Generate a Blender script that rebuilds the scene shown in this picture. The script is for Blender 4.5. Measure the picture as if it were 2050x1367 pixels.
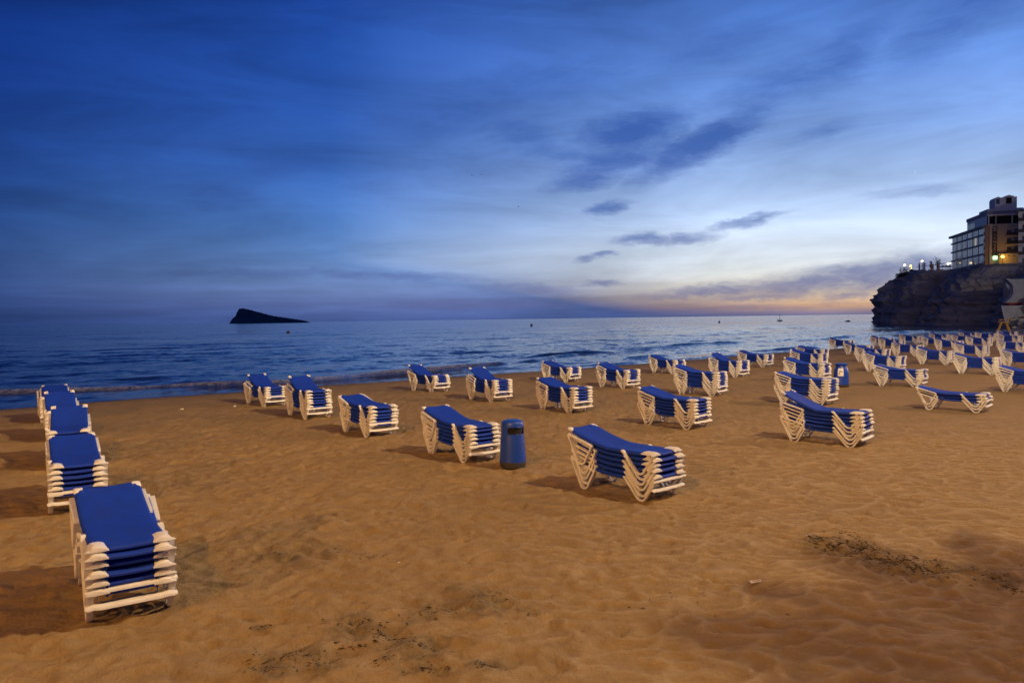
import bpy, bmesh, math, random
import numpy as np
from mathutils import Vector, Matrix
R = math.radians
rng = random.Random(7)
sc = bpy.context.scene
col = sc.collection
for o in list(bpy.data.objects): bpy.data.objects.remove(o)

# ------------------------------------------------------------------ camera
F, CAMH, W, H = 1480.0, 2.7, 2050.0, 1367.0
ROLL = math.atan(0.0138); PITCH = math.atan(44.6 / F)
cR, sR, cP, sP = math.cos(ROLL), math.sin(ROLL), math.cos(PITCH), math.sin(PITCH)
cd = bpy.data.cameras.new('camera'); cam = bpy.data.objects.new('camera', cd); col.objects.link(cam)
cd.sensor_width = 36; cd.lens = F / W * 36; cd.clip_start = 0.1; cd.clip_end = 200000
m = Matrix(((cR, sR, 0, 0), (-sR*sP, cR*sP, -cP, 0), (-sR*cP, cR*cP, sP, CAMH), (0, 0, 0, 1)))
cam.matrix_world = m; sc.camera = cam

def ray(x, y):
    u, v = x - W/2, -(y - H/2)
    a, b = cR*u + sR*v, -sR*u + cR*v
    return Vector((a, F*cP + b*sP, -F*sP + b*cP))
def ground(x, y, z=0.0):
    d = ray(x, y); t = (z - CAMH) / d.z
    return Vector((d.x*t, d.y*t, z))
def at(x, y, Y):
    d = ray(x, y); t = Y / d.y
    return Vector((d.x*t, Y, CAMH + d.z*t))
def azel(x, y):
    d = ray(x, y).normalized()
    return math.atan2(d.x, d.y), math.asin(d.z)
def lin(c):
    return tuple((v/255/12.92 if v/255 <= 0.04045 else ((v/255+0.055)/1.055)**2.4) for v in c)

# ------------------------------------------------------------------ node helper
class NT:
    def __init__(s, tree): s.t = tree; s.n = tree.nodes; s.l = tree.links
    def new(s, typ, **kw):
        n = s.n.new(typ)
        for k, v in kw.items(): setattr(n, k, v)
        return n
    def put(s, sock, v):
        if isinstance(v, bpy.types.NodeSocket): s.l.new(v, sock)
        else:
            if sock.type == 'RGBA' and hasattr(v, '__len__') and len(v) == 3: v = tuple(v) + (1,)
            sock.default_value = v
    def math(s, op, a, b=None, c=None, clamp=False):
        n = s.new('ShaderNodeMath', operation=op, use_clamp=clamp); s.put(n.inputs[0], a)
        if b is not None: s.put(n.inputs[1], b)
        if c is not None: s.put(n.inputs[2], c)
        return n.outputs[0]
    def vm(s, op, a, b=None, out=0):
        n = s.new('ShaderNodeVectorMath', operation=op); s.put(n.inputs[0], a)
        if b is not None: s.put(n.inputs[1], b)
        return n.outputs[out]
    def mr(s, v, a, b, c=0.0, d=1.0, kind='LINEAR'):
        n = s.new('ShaderNodeMapRange', interpolation_type=kind)
        s.put(n.inputs[0], v)
        for i, q in enumerate((a, b, c, d)): s.put(n.inputs[1+i], q)
        return n.outputs[0]
    def mix(s, f, a, b, blend='MIX'):
        n = s.new('ShaderNodeMix', data_type='RGBA', blend_type=blend)
        s.put(n.inputs[0], f); s.put(n.inputs[6], a); s.put(n.inputs[7], b)
        return n.outputs[2]
    def ramp(s, f, stops, interp='LINEAR'):
        n = s.new('ShaderNodeValToRGB'); r = n.color_ramp; r.interpolation = interp
        while len(r.elements) < len(stops): r.elements.new(0.5)
        for e, (p, c) in zip(r.elements, stops): e.position = p; e.color = tuple(c)[:3] + (1,)
        s.put(n.inputs[0], f); return n.outputs[0]
    def noise(s, vec, scale, detail=4, rough=0.5, out=0, dist=0.0, dims='3D'):
        n = s.new('ShaderNodeTexNoise', noise_dimensions=dims)
        if vec is not None: s.l.new(vec, n.inputs['Vector'])
        n.inputs['Scale'].default_value = scale; n.inputs['Detail'].default_value = detail
        n.inputs['Roughness'].default_value = rough; n.inputs['Distortion'].default_value = dist
        return n.outputs[out]
    def mapping(s, vec, loc=(0,0,0), rot=(0,0,0), scale=(1,1,1), kind='POINT'):
        n = s.new('ShaderNodeMapping', vector_type=kind); s.l.new(vec, n.inputs[0])
        n.inputs[1].default_value = loc; n.inputs[2].default_value = rot; n.inputs[3].default_value = scale
        return n.outputs[0]

# ------------------------------------------------------------------ twilight sky
SUNSET_AZ = math.atan2(675, 1480)
wd = bpy.data.worlds.new('World'); sc.world = wd; wd.use_nodes = True
w = NT(wd.node_tree); w.n.clear()
tc = w.new('ShaderNodeTexCoord')
d = w.vm('NORMALIZE', tc.outputs['Generated'])
sx = w.new('ShaderNodeSeparateXYZ'); w.l.new(d, sx.inputs[0])
az = w.math('ARCTAN2', sx.outputs[0], sx.outputs[1])
el = w.math('ARCSINE', w.math('MAXIMUM', sx.outputs[2], 0.0))
fac = w.math('DIVIDE', el, math.pi/2)
def stops(l): return [(e/90.0, lin(c)) for e, c in l]
r_sun = w.ramp(fac, stops([(0,(112,112,152)),(.35,(168,144,150)),(.75,(236,186,136)),(1.3,(252,218,160)),(2.0,(240,226,198)),(3.0,(228,230,226)),(4.2,(220,230,240)),(5.5,(212,226,244)),
    (7.2,(190,212,244)),(9.2,(166,194,238)),(12.7,(128,164,226)),(16.6,(100,141,214)),(20.5,(80,122,201)),(24.3,(62,105,185)),(45,(28,62,130)),(90,(13,34,88))]))
r_mid = w.ramp(fac, stops([(0,(72,92,148)),(.6,(80,98,154)),(1.5,(96,114,166)),(2.3,(108,130,180)),(3.5,(108,138,190)),(5.4,(98,138,198)),
    (7.4,(84,130,200)),(11.2,(64,111,194)),(15,(50,96,183)),(19,(38,82,169)),(24.8,(26,64,148)),(45,(16,42,105)),(90,(11,29,80))]))
r_far = w.ramp(fac, stops([(0,(38,60,112)),(3.9,(40,67,122)),(6.6,(36,69,132)),(9.7,(30,66,138)),(13.6,(22,56,132)),(17.5,(14,46,120)),(25,(7,31,92)),(45,(7,23,68)),(90,(8,22,66))]))
dl = w.math('ABSOLUTE', w.math('SUBTRACT', az, SUNSET_AZ))
dl = w.math('MINIMUM', dl, w.math('SUBTRACT', 2*math.pi, dl))
base = w.mix(w.mr(dl, w.mr(el, R(.4), R(4.5), R(2), R(9)), w.mr(el, R(.4), R(4.5), R(16), R(38))), r_sun, r_mid)
base = w.mix(w.mr(dl, R(33), R(62)), base, r_far)
cmb = w.new('ShaderNodeCombineXYZ'); w.l.new(az, cmb.inputs[0]); w.l.new(el, cmb.inputs[1])
ae = cmb.outputs[0]
# thin streaky cirrus over the whole sky
n1 = w.noise(w.mapping(ae, rot=(0,0,R(-9)), scale=(3.2, 17, 1)), 1.0, 4, 0.6, dist=0.4, dims='2D')
n2 = w.noise(w.mapping(ae, loc=(3,1,0), rot=(0,0,R(-16)), scale=(2.0, 6.5, 1)), 1.0, 4, 0.55, dist=0.3, dims='2D')
n3 = w.noise(w.mapping(ae, loc=(5,2,0), scale=(3.0, 60, 1)), 1.0, 4, 0.6, dims='2D')
bright = w.math('ADD', w.mr(n1, 0.3, 0.7, 0.84, 1.16), w.mr(n2, 0.3, 0.7, -0.12, 0.12))
lowband = w.mr(el, 0.0, R(7), 1.0, 0.0, 'SMOOTHSTEP')
bright = w.math('MULTIPLY', bright, w.math('ADD', 1.0, w.math('MULTIPLY', lowband, w.mr(n3, 0.3, 0.7, -0.16, 0.14))))
bs = w.new('ShaderNodeVectorMath', operation='SCALE'); w.l.new(base, bs.inputs[0]); w.l.new(bright, bs.inputs[3])
base = bs.outputs[0]
# dark cloud patches, each at its own bearing and height, with ragged edges
wn = w.noise(w.mapping(ae, scale=(11, 24, 1)), 1.0, 4, 0.62, out=1, dims='2D')
warp = w.vm('MULTIPLY', w.vm('SUBTRACT', wn, (0.5,0.5,0.5)), (0.046, 0.017, 0))
wn2 = w.noise(w.mapping(ae, loc=(2,7,0), scale=(40, 110, 1)), 1.0, 3, 0.6, out=1, dims='2D')
warp2 = w.vm('MULTIPLY', w.vm('SUBTRACT', wn2, (0.5,0.5,0.5)), (0.026, 0.008, 0))
wv = w.vm('ADD', w.vm('ADD', ae, warp), warp2)
CL = [(1270,262,80,30,6,1.1),(1400,290,118,26,24,1.1),(1245,322,100,26,12,.85),(1175,358,60,17,8,.75),(1130,310,80,16,-10,.4),(1213,416,34,9,8,.85),(1285,480,48,9,0,.85),
      (1370,478,46,9,4,.65),(1490,446,58,8,10,.75),(1570,172,150,34,16,.36),(1680,125,90,30,32,.40),(1910,45,120,32,28,.32),(1050,268,55,18,-8,.4),
      (450,393,60,20,0,.32),(885,240,115,32,8,.26),(1080,165,140,26,6,.22),(1690,562,240,22,5,1.0),(1480,578,150,9,4,.9),(1850,545,170,30,6,1.0),(1540,592,120,8,3,.8),(1700,590,70,9,4,.8),
      (780,553,190,8,-2,.42),(950,610,170,7,0,.5),(560,548,260,7,0,.24),(1050,577,90,8,-3,.4),(1178,516,22,6,5,.6),(1215,507,24,5,5,.6),(1200,570,30,5,-2,.6),
      (1830,384,90,9,-3,.28),(1440,95,90,26,10,.22),(1640,265,60,12,12,.25),(1560,610,160,6,2,.3),(1960,500,200,14,10,.3),(560,330,120,20,15,.18)]
dens = None
for (x, y, rx, ry, tilt, st) in CL:
    a0, e0 = azel(x, y); k = math.cos(a0)**2
    mp = w.mapping(wv, loc=(a0, e0, 0), rot=(0,0,R(tilt)), scale=(rx*k/F*1.15, ry/F*1.15, 1), kind='TEXTURE')
    g = w.mr(w.vm('LENGTH', mp, out=1), 0.0, 1.6, st*1.08, 0.0, 'SMOOTHSTEP')
    dens = g if dens is None else w.math('MAXIMUM', dens, g)
fine = w.noise(w.mapping(wv, loc=(9,4,0), rot=(0,0,R(-14)), scale=(14, 60, 1)), 1.0, 4, 0.65, dims='2D')
dens = w.math('MULTIPLY', dens, w.mr(fine, 0.28, 0.66, 0.42, 1.05), clamp=True)
dens = w.math('SUBTRACT', 1.0, w.math('POWER', 2.718, w.math('MULTIPLY', dens, -2.1)))
hi = w.ramp(fac, stops([(0,(92,98,148)),(2.0,(100,108,158)),(4,(84,104,166)),(8,(66,100,172)),(12,(52,90,170)),(20,(44,84,166)),(90,(14,34,86))]))
dk = w.mix(w.mr(dl, R(30), R(60)), hi, lin((30,54,112)))
sky = w.mix(w.math('MULTIPLY', dens, 0.95), base, dk)
bg = w.new('ShaderNodeBackground'); w.l.new(sky, bg.inputs[0]); bg.inputs[1].default_value = 1.0
wo = w.new('ShaderNodeOutputWorld'); w.l.new(bg.outputs[0], wo.inputs[0])
wd.cycles.sampling_method = 'MANUAL'; wd.cycles.sample_map_resolution = 512

sc.view_settings.view_transform = 'Standard'; sc.view_settings.look = 'None'
sc.view_settings.exposure = 0.0; sc.view_settings.gamma = 1.0; sc.view_settings.use_curve_mapping = False

# ------------------------------------------------------------------ numpy noise
_p = np.random.RandomState(3).permutation(4096)
_g = np.random.RandomState(5).rand(4096, 3) * 2 - 1
_g /= np.linalg.norm(_g, axis=1)[:, None]
def hsh(i, j, k): return _p[(_p[(_p[i & 4095] + j) & 4095] + k) & 4095]
def perlin(x, y, z=0.0):
    x, y, z = np.broadcast_arrays(np.asarray(x, float), np.asarray(y, float), np.asarray(z, float))
    xi, yi, zi = np.floor(x).astype(int), np.floor(y).astype(int), np.floor(z).astype(int)
    xf, yf, zf = x-xi, y-yi, z-zi
    u, v, t = [q*q*q*(q*(q*6-15)+10) for q in (xf, yf, zf)]
    def gr(a, b, c):
        q = _g[hsh(xi+a, yi+b, zi+c)]
        return q[..., 0]*(xf-a) + q[..., 1]*(yf-b) + q[..., 2]*(zf-c)
    def lp(a, b, f): return a + f*(b-a)
    return lp(lp(lp(gr(0,0,0), gr(1,0,0), u), lp(gr(0,1,0), gr(1,1,0), u), v),
              lp(lp(gr(0,0,1), gr(1,0,1), u), lp(gr(0,1,1), gr(1,1,1), u), v), t) * 1.6
def perlin2(x, y, seed=0): return perlin(x, y, seed*7.31 + 0.37)
def fbm(x, y, z=0.0, o=4, gain=0.5):
    r, a = 0, 1.0
    for k in range(o): r = r + a*perlin(x*2**k, y*2**k, np.asarray(z)*2**k + 3.7*k); a *= gain
    return r
def sstep(a, b, x):
    t = np.clip((np.asarray(x, float)-a)/(b-a), 0, 1); return t*t*(3-2*t)

# ------------------------------------------------------------------ object helpers
def link(name, me, mat=None, parent=None):
    o = bpy.data.objects.new(name, me); col.objects.link(o)
    if me is not None and mat is not None and len(me.materials) == 0: me.materials.append(mat)
    if parent is not None: o.parent = parent
    return o
def tag(o, label=None, cat=None, group=None, kind=None):
    if label: o['label'] = label
    if cat: o['category'] = cat
    if group: o['group'] = group
    if kind: o['kind'] = kind
    return o
def empty(name, loc=(0,0,0), rz=0.0):
    o = bpy.data.objects.new(name, None); col.objects.link(o); o.empty_display_size = 0.2
    o.location = loc; o.rotation_euler = (0,0,rz); return o
def mesh(name, verts, faces, smooth=False):
    me = bpy.data.meshes.new(name); me.from_pydata([tuple(v) for v in verts], [], faces); me.update()
    if smooth: me.polygons.foreach_set('use_smooth', [True]*len(me.polygons))
    return me
class MB:
    def __init__(s): s.v = []; s.f = []
    def add(s, vs, fs):
        b = len(s.v); s.v += [tuple(v) for v in vs]; s.f += [tuple(i+b for i in f) for f in fs]; return s
    def box(s, x0, x1, y0, y1, z0, z1):
        vs = [(x,y,z) for z in (z0,z1) for x,y in ((x0,y0),(x1,y0),(x1,y1),(x0,y1))]
        return s.add(vs, [(3,2,1,0),(4,5,6,7),(0,1,5,4),(1,2,6,5),(2,3,7,6),(3,0,4,7)])
    def loft(s, rings, close=True, caps=True):
        n = len(rings[0]); vs = [p for r in rings for p in r]; fs = []
        for i in range(len(rings)-1):
            for j in range(n if close else n-1):
                k = (j+1) % n; fs.append((i*n+j, i*n+k, (i+1)*n+k, (i+1)*n+j))
        if caps and close: fs += [tuple(range(n))[::-1], tuple((len(rings)-1)*n+j for j in range(n))]
        return s.add(vs, fs)
    def tube(s, pts, r, n=8, r1=None):
        pts = [Vector(p) for p in pts]; rings = []
        for i, p in enumerate(pts):
            t = (pts[min(i+1, len(pts)-1)] - pts[max(i-1, 0)]).normalized()
            a = Vector((0,0,1)) if abs(t.z) < 0.9 else Vector((1,0,0))
            u = t.cross(a).normalized(); v = t.cross(u)
            rr = r if r1 is None else r + (r1-r)*i/(len(pts)-1)
            rings.append([p + (u*math.cos(2*math.pi*k/n) + v*math.sin(2*math.pi*k/n))*rr for k in range(n)])
        return s.loft(rings)
    def lathe(s, prof, n=24, c=(0,0,0)):
        return s.loft([[(c[0]+r*math.cos(2*math.pi*k/n), c[1]+r*math.sin(2*math.pi*k/n), c[2]+z) for k in range(n)] for r, z in prof])
    def mesh(s, name, smooth=False, bevel=0.0, seg=2):
        me = mesh(name, s.v, s.f)
        bm = bmesh.new(); bm.from_mesh(me)
        bmesh.ops.recalc_face_normals(bm, faces=bm.faces)
        if bevel: bmesh.ops.bevel(bm, geom=[e for e in bm.edges if e.is_manifold and e.calc_face_angle(0) > 0.5], offset=bevel, segments=seg, affect='EDGES', clamp_overlap=True)
        bm.to_mesh(me); bm.free()
        if smooth:
            me.polygons.foreach_set('use_smooth', [True]*len(me.polygons))
            try: me.set_sharp_from_angle(angle=R(40))
            except Exception: pass
        return me
def copy_tree(o, parent=None):
    c = o.copy(); col.objects.link(c); c.parent = parent
    for ch in [q for q in o.children]: copy_tree(ch, c)
    return c

# ------------------------------------------------------------------ materials
def pbr(name, c, rough=0.6, bump=0.0, bscale=40.0, var=0.0, vscale=6.0, metal=0.0, spec=0.5, c2=None, coords='Object', emit=None, estr=0.0):
    mt = bpy.data.materials.new(name); mt.use_nodes = True
    t = NT(mt.node_tree); b = t.n['Principled BSDF']
    b.inputs['Base Color'].default_value = tuple(c) + (1,); b.inputs['Roughness'].default_value = rough
    b.inputs['Metallic'].default_value = metal; b.inputs['Specular IOR Level'].default_value = spec
    tcx = t.new('ShaderNodeTexCoord').outputs[coords]
    if var or c2:
        nz = t.noise(tcx, vscale, 5, 0.6)
        c2 = c2 or tuple(v*(1-var) for v in c)
        t.l.new(t.mix(t.mr(nz, 0.35, 0.68), tuple(c)+(1,), tuple(c2)+(1,)), b.inputs['Base Color'])
        t.l.new(t.mr(nz, 0.3, 0.7, max(rough-0.1, 0.02), min(rough+0.12, 1)), b.inputs['Roughness'])
    if bump:
        bn = t.new('ShaderNodeBump'); bn.inputs['Strength'].default_value = bump; bn.inputs['Distance'].default_value = 0.01
        t.l.new(t.noise(tcx, bscale, 4, 0.6), bn.inputs['Height']); t.l.new(bn.outputs[0], b.inputs['Normal'])
    if emit:
        b.inputs['Emission Color'].default_value = tuple(emit)+(1,); b.inputs['Emission Strength'].default_value = estr
    return mt
M = {}
M['plastic'] = pbr('white_resin', (.80,.78,.73), .42, .12, 120, vscale=9, c2=(.66,.63,.56))
M['resin_green'] = pbr('stained_resin', (.70,.70,.60), .5, .12, 120, vscale=14, c2=(.44,.52,.42))
M['steel'] = pbr('dull_steel', (.45,.46,.48), .35, metal=1.0, var=.3, vscale=30)
M['bin_blue'] = pbr('blue_bin_paint', (.010,.060,.44), .40, .10, 60, vscale=6, c2=(.014,.050,.30))
M['bin_base'] = pbr('bin_base_rubber', (.05,.045,.04), .8, .4, 40, var=.4, vscale=15)
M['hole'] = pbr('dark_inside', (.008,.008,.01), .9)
M['paper'] = pbr('paper_white', (.78,.78,.76), .7)
M['ink'] = pbr('print_ink', (.20,.18,.22), .7)
M['ink2'] = pbr('print_orange', (.55,.33,.12), .7)
M['yellow'] = pbr('yellow_paint', (.55,.36,.03), .5, var=.3, vscale=4)
M['buoy'] = pbr('buoy_orange', (.55,.26,.03), .45)
M['buoy_g'] = pbr('buoy_green', (.06,.12,.05), .5)
M['dark'] = pbr('dark_iron', (.02,.02,.022), .6)
M['pole'] = pbr('lamp_post_paint', (.12,.13,.13), .5)
M['rock'] = pbr('cliff_limestone', (.17,.15,.13), .95, .6, 1.2, vscale=.12, c2=(.085,.075,.065), coords='Object')
M['island'] = pbr('island_rock', (.24,.24,.22), .95, vscale=.04, c2=(.11,.12,.11))
M['leaf'] = pbr('dark_foliage', (.035,.05,.02), .8, var=.4, vscale=2)
M['bark'] = pbr('bark', (.08,.06,.045), .9)
M['render_sand'] = pbr('sandstone_render', (.46,.38,.29), .85, vscale=.5, var=.12)
M['render_white'] = pbr('white_render', (.62,.63,.64), .85, vscale=.4, var=.14)
M['wall_white_dimmed'] = pbr('dimmed_white_wall', (.27,.29,.33), .9, vscale=.5, var=.2)  # white walls darkened and blued in the colour for dim dusk light
M['brown'] = pbr('brown_cladding', (.30,.20,.15), .8, var=.2, vscale=.6)
M['frame'] = pbr('grey_window_frame', (.46,.49,.52), .5)
M['slab'] = pbr('dark_slab_edge', (.26,.27,.29), .7, var=.2, vscale=.6)
M['glass'] = pbr('window_glass', (.05,.07,.09), .08, spec=.9, vscale=.25, c2=(.12,.14,.16))
M['curtain'] = pbr('curtained_glass', (.30,.33,.35), .2, spec=.8, vscale=1.5, var=.5)
M['glass_lit'] = pbr('lit_glass', (.3,.28,.2), .3, emit=lin((190,180,120)), estr=.5)
M['roomglow'] = pbr('warm_room_lamp', (.6,.5,.3), .5, emit=lin((255,210,110)), estr=1.6)
M['rail'] = pbr('dark_railing', (.03,.025,.025), .5)
M['red'] = pbr('red_band_paint', (.22,.03,.025), .7, var=.2)
M['shop'] = pbr('green_lit_sign', (.5,.7,.5), .5, emit=lin((200,255,190)), estr=2.2)
M['globe_white'] = pbr('white_globe_lamp', (.9,.85,.75), .4, emit=lin((255,226,170)), estr=7.0)
M['globe_yellow'] = pbr('sodium_globe', (.9,.7,.3), .4, emit=lin((255,190,70)), estr=9.0)
M['sodium'] = pbr('sodium_lens', (.9,.6,.3), .4, emit=(1.0,.52,.16), estr=40)
M['letters'] = pbr('pale_letters', (.50,.47,.45), .6)
M['sign_panel'] = pbr('dark_sign_panel', (.055,.04,.035), .6)
M['concrete'] = pbr('promenade_concrete', (.32,.30,.27), .85, .3, 30, var=.2, vscale=.7)
M['seaweed'] = pbr('dry_seaweed', (.075,.055,.030), .9, var=.6, vscale=40)
M['moon'] = pbr('moonlight', (.8,.8,.8), .9, emit=lin((205,220,248)), estr=1.0)
M['bird'] = pbr('bird_feathers', (.04,.04,.05), .8)

def fabric():
    mt = bpy.data.materials.new('blue_sling_fabric'); mt.use_nodes = True
    t = NT(mt.node_tree); b = t.n['Principled BSDF']
    co = t.new('ShaderNodeTexCoord').outputs['Object']; oi = t.new('ShaderNodeObjectInfo').outputs['Random']
    nz = t.noise(t.vm('ADD', co, oi), 5, 5, .65)
    c = t.mix(t.mr(nz, .35, .7), (.005,.042,.42,1), (.009,.036,.31,1))
    sand = t.noise(t.vm('ADD', co, oi), 90, 3, .7)
    c = t.mix(t.math('MULTIPLY', t.mr(sand, .58, .75), .22), c, (.10,.12,.30,1))
    t.l.new(c, b.inputs['Base Color']); b.inputs['Roughness'].default_value = .62
    b.inputs['Specular IOR Level'].default_value = .3
    sp = t.new('ShaderNodeSeparateXYZ'); t.l.new(co, sp.inputs[0])
    wv = t.math('MULTIPLY', t.math('SINE', t.math('MULTIPLY', sp.outputs[0], 1500)), t.math('SINE', t.math('MULTIPLY', sp.outputs[1], 1500)))
    hgt = t.math('ADD', t.math('MULTIPLY', wv, .15), t.math('MULTIPLY', nz, 4.0))
    bn = t.new('ShaderNodeBump'); bn.inputs['Strength'].default_value = .25; bn.inputs['Distance'].default_value = .01
    t.l.new(hgt, bn.inputs['Height']); t.l.new(bn.outputs[0], b.inputs['Normal'])
    return mt
M['fabric'] = fabric()

# ------------------------------------------------------------------ shore geometry
SEA = -0.7
A_ = np.array([.772, .636]); N_ = np.array([-.636, .772])        # along the shore, and seaward
sp_ = [ground(x, y, SEA) for x, y in ((0,815),(300,795),(700,765),(1000,748),(1300,725),(1600,702),(1780,690),(1905,681),(2030,669))]
tt = [p.x*A_[0]+p.y*A_[1] for p in sp_]; nn = [p.x*N_[0]+p.y*N_[1] for p in sp_]
tt = [-400, tt[0]-60] + tt + [tt[-1]+40, tt[-1]+110, 700]
nn = [nn[0]-18, nn[0]-4] + nn + [nn[-1]-2, nn[-1]-30, nn[-1]-160]
tf = np.linspace(-400, 700, 2201); nf = np.interp(tf, tt, nn)
ker = np.hanning(41); ker /= ker.sum(); nf[30:-30] = np.convolve(nf, ker, 'same')[30:-30]
def nshore(t): return np.interp(t, tf, nf)
def shore_s(x, y):
    t = x*A_[0]+y*A_[1]; return x*N_[0]+y*N_[1] - nshore(t), t

DUG = [(ground(x, y), a, b) for x, y, a, b in ((1650,1092,.30,.30),(1700,1104,.35,.35),(1765,1125,.45,.35),(1835,1142,.40,.25),(1885,1140,.35,.2),(2000,1160,.4,.22),
       (530,1256,.13,.12),(700,1262,.30,.30),(590,1325,.42,.25),(650,1340,.25,.2),(530,1350,.3,.15),(830,1305,.35,.25),(940,1215,.5,.45),(970,1340,.16,.12),(860,1345,.28,.12),
       (560,1112,.3,.1))]
def dug_mask(x, y):
    mk = np.zeros_like(x)
    for c, a, b in DUG: mk = np.maximum(mk, np.exp(-(((x-c.x)/a)**2 + ((y-c.y)/b)**2)))
    return mk
def sand_z(x, y, fine=True):
    x = np.asarray(x, float); y = np.asarray(y, float)
    s, t = shore_s(x, y)
    s = s + 0.5*perlin2(t*.16, 0*t, 3) + .25*perlin2(t*.45, 0*t, 4)
    z = SEA + np.where(s < 0, 0.7*(1-sstep(-11, 1.5, s)) + 0, 0) - np.where(s > -1.5, .055*(s+1.5), 0)
    z = np.maximum(z, -3.0)
    dry = 1 - sstep(-9, -3, s)
    dist = np.hypot(x, y)
    z = z + dry*(.035*perlin2(x*.35, y*.35, 1) + .022*perlin2(x*.9, y*.9, 2))
    if fine:
        k = 1 - sstep(16, 34, dist)*.6
        wx = x + .22*perlin2(x*1.6, y*1.6, 6); wy = y + .22*perlin2(x*1.6, y*1.6, 7)
        rid = 1 - np.abs(perlin2(wx*2.3+wy*.6, wy*4.0, 8))*1.7
        rid2 = 1 - np.abs(perlin2(wx*4.1, wy*6.2, 9))*1.6
        soft = sstep(-2.0, 3.5, x - .15*(y-8))*sstep(26, 12, y)            # the wind-combed part, elsewhere trampled
        tram = perlin2(wx*3.3, wy*4.2, 10); tram2 = perlin2(wx*8, wy*9, 11)
        pit = -np.clip(perlin2(x*2.4, y*2.9, 12)-.28, 0, 1)*1.4
        z = z + dry*k*(soft*(.028*np.clip(rid, 0, 1)**3 + .018*np.clip(rid2, 0, 1)**3)
                       + (1-.65*soft)*(.034*tram + .026*tram2 + .08*pit) + .016*np.clip(rid, 0, 1)**3*(1-soft))
        dm = dug_mask(x, y)
        z = z + np.where(dm > .02, dm*(.055*perlin2(x*4.5, y*4.5, 13) + .05*np.abs(perlin2(x*9, y*9, 14)) + .02*perlin2(x*13, y*13, 15)), 0)
    return z
def gz(x, y): return float(sand_z(np.array([x]), np.array([y]))[0])

# ------------------------------------------------------------------ sand
def graded(lo, a, b, hi, st, gr):
    mid = list(np.arange(a, b, st)); up, dn = [], []
    v, q = b, st
    while v < hi: up.append(v); q *= gr; v += q
    up.append(hi); v, q = a-st, st
    while v > lo: dn.append(v); q *= gr; v -= q
    dn.append(lo); return np.array(dn[::-1] + mid + up)
def grid_mesh(name, P, nx, ny):
    me = bpy.data.meshes.new(name); me.vertices.add(nx*ny); me.vertices.foreach_set('co', P.astype(np.float32).ravel())
    i = np.arange((nx-1)*(ny-1)); r, c = i // (nx-1), i % (nx-1); a = r*nx + c
    q = np.stack([a, a+1, a+nx+1, a+nx], 1).astype(np.int32)
    me.loops.add(q.size); me.loops.foreach_set('vertex_index', q.ravel())
    me.polygons.add(len(q)); me.polygons.foreach_set('loop_start', np.arange(0, q.size, 4, dtype=np.int32))
    me.polygons.foreach_set('use_smooth', np.ones(len(q), bool)); me.update(calc_edges=True); return me
gx = graded(-120, -8.5, 9.5, 190, .042, 1.035); gy = graded(-60, 5.0, 15.5, 200, .036, 1.022)
X, Y = np.meshgrid(gx, gy); Z = sand_z(X, Y); Z_ = Z
def press(x0, y0, ang, L, wd_, dp):
    i0, i1 = np.searchsorted(gx, (x0-.4, x0+.4)); j0, j1 = np.searchsorted(gy, (y0-.4, y0+.4))
    if i1-i0 < 2 or j1-j0 < 2: return
    dx, dy = X[j0:j1, i0:i1]-x0, Y[j0:j1, i0:i1]-y0; c_, s_ = math.cos(ang), math.sin(ang)
    r = np.sqrt(((dx*c_+dy*s_)/L)**2 + ((-dx*s_+dy*c_)/wd_)**2)
    Z[j0:j1, i0:i1] += dp*(-np.exp(-(r**3)) + .45*np.exp(-((r-1.35)/.35)**2))
prs = random.Random(11)
for (xa, ya, xb, yb) in ((230,1010,1120,1060),(880,1300,1500,960),(520,890,1010,985),(1180,1190,2000,960),(420,1180,900,1000),(1050,960,760,820)):
    pa, pb = ground(xa, ya), ground(xb, yb); dv = pb-pa; n_ = int(dv.length/.36); a_ = math.atan2(dv.y, dv.x)
    for i in range(n_):
        sd = .09*(1 if i % 2 else -1); q = pa + dv*(i/n_)
        press(q.x - math.sin(a_)*sd + prs.uniform(-.04,.04), q.y + math.cos(a_)*sd + prs.uniform(-.04,.04), a_+prs.uniform(-.25,.25), .135, .062, prs.uniform(.016,.030))
for i in range(420):
    q = ground(prs.uniform(50, 1500), prs.uniform(870, 1340)); press(q.x, q.y, prs.uniform(0, 3.1), prs.uniform(.07,.14), prs.uniform(.05,.08), prs.uniform(.010,.026))
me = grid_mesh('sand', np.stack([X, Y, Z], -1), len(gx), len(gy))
S_, T_ = shore_s(X, Y)
S_ = S_ + .9*perlin2(T_*.12, 0*T_, 21) + .35*perlin2(T_*.5, S_*.1, 22)
wet = sstep(-5.5, -1.2, S_)
at_ = me.attributes.new('wet', 'FLOAT', 'POINT'); at_.data.foreach_set('value', wet.astype(np.float32).ravel())
dgm = sstep(.15, .75, dug_mask(X, Y) + .35*perlin2(X*3.5, Y*3.5, 23) + .25*perlin2(X*9, Y*9, 24))*(dug_mask(X, Y) > .03)
at_ = me.attributes.new('dug', 'FLOAT', 'POINT'); at_.data.foreach_set('value', dgm.astype(np.float32).ravel())
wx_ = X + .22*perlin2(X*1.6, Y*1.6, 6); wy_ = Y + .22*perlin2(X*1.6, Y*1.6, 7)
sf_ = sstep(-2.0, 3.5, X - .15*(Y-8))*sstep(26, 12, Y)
crest_lit = np.clip(1 - np.abs(perlin2(wx_*2.3+wy_*.6, wy_*4.0, 8))*1.7, 0, 1)**5*(.35+.65*sf_)*(1-sstep(14, 30, np.hypot(X, Y))) + .5*sf_*np.clip(1 - np.abs(perlin2(wx_*4.1, wy_*6.2, 9))*1.6, 0, 1)**6
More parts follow.
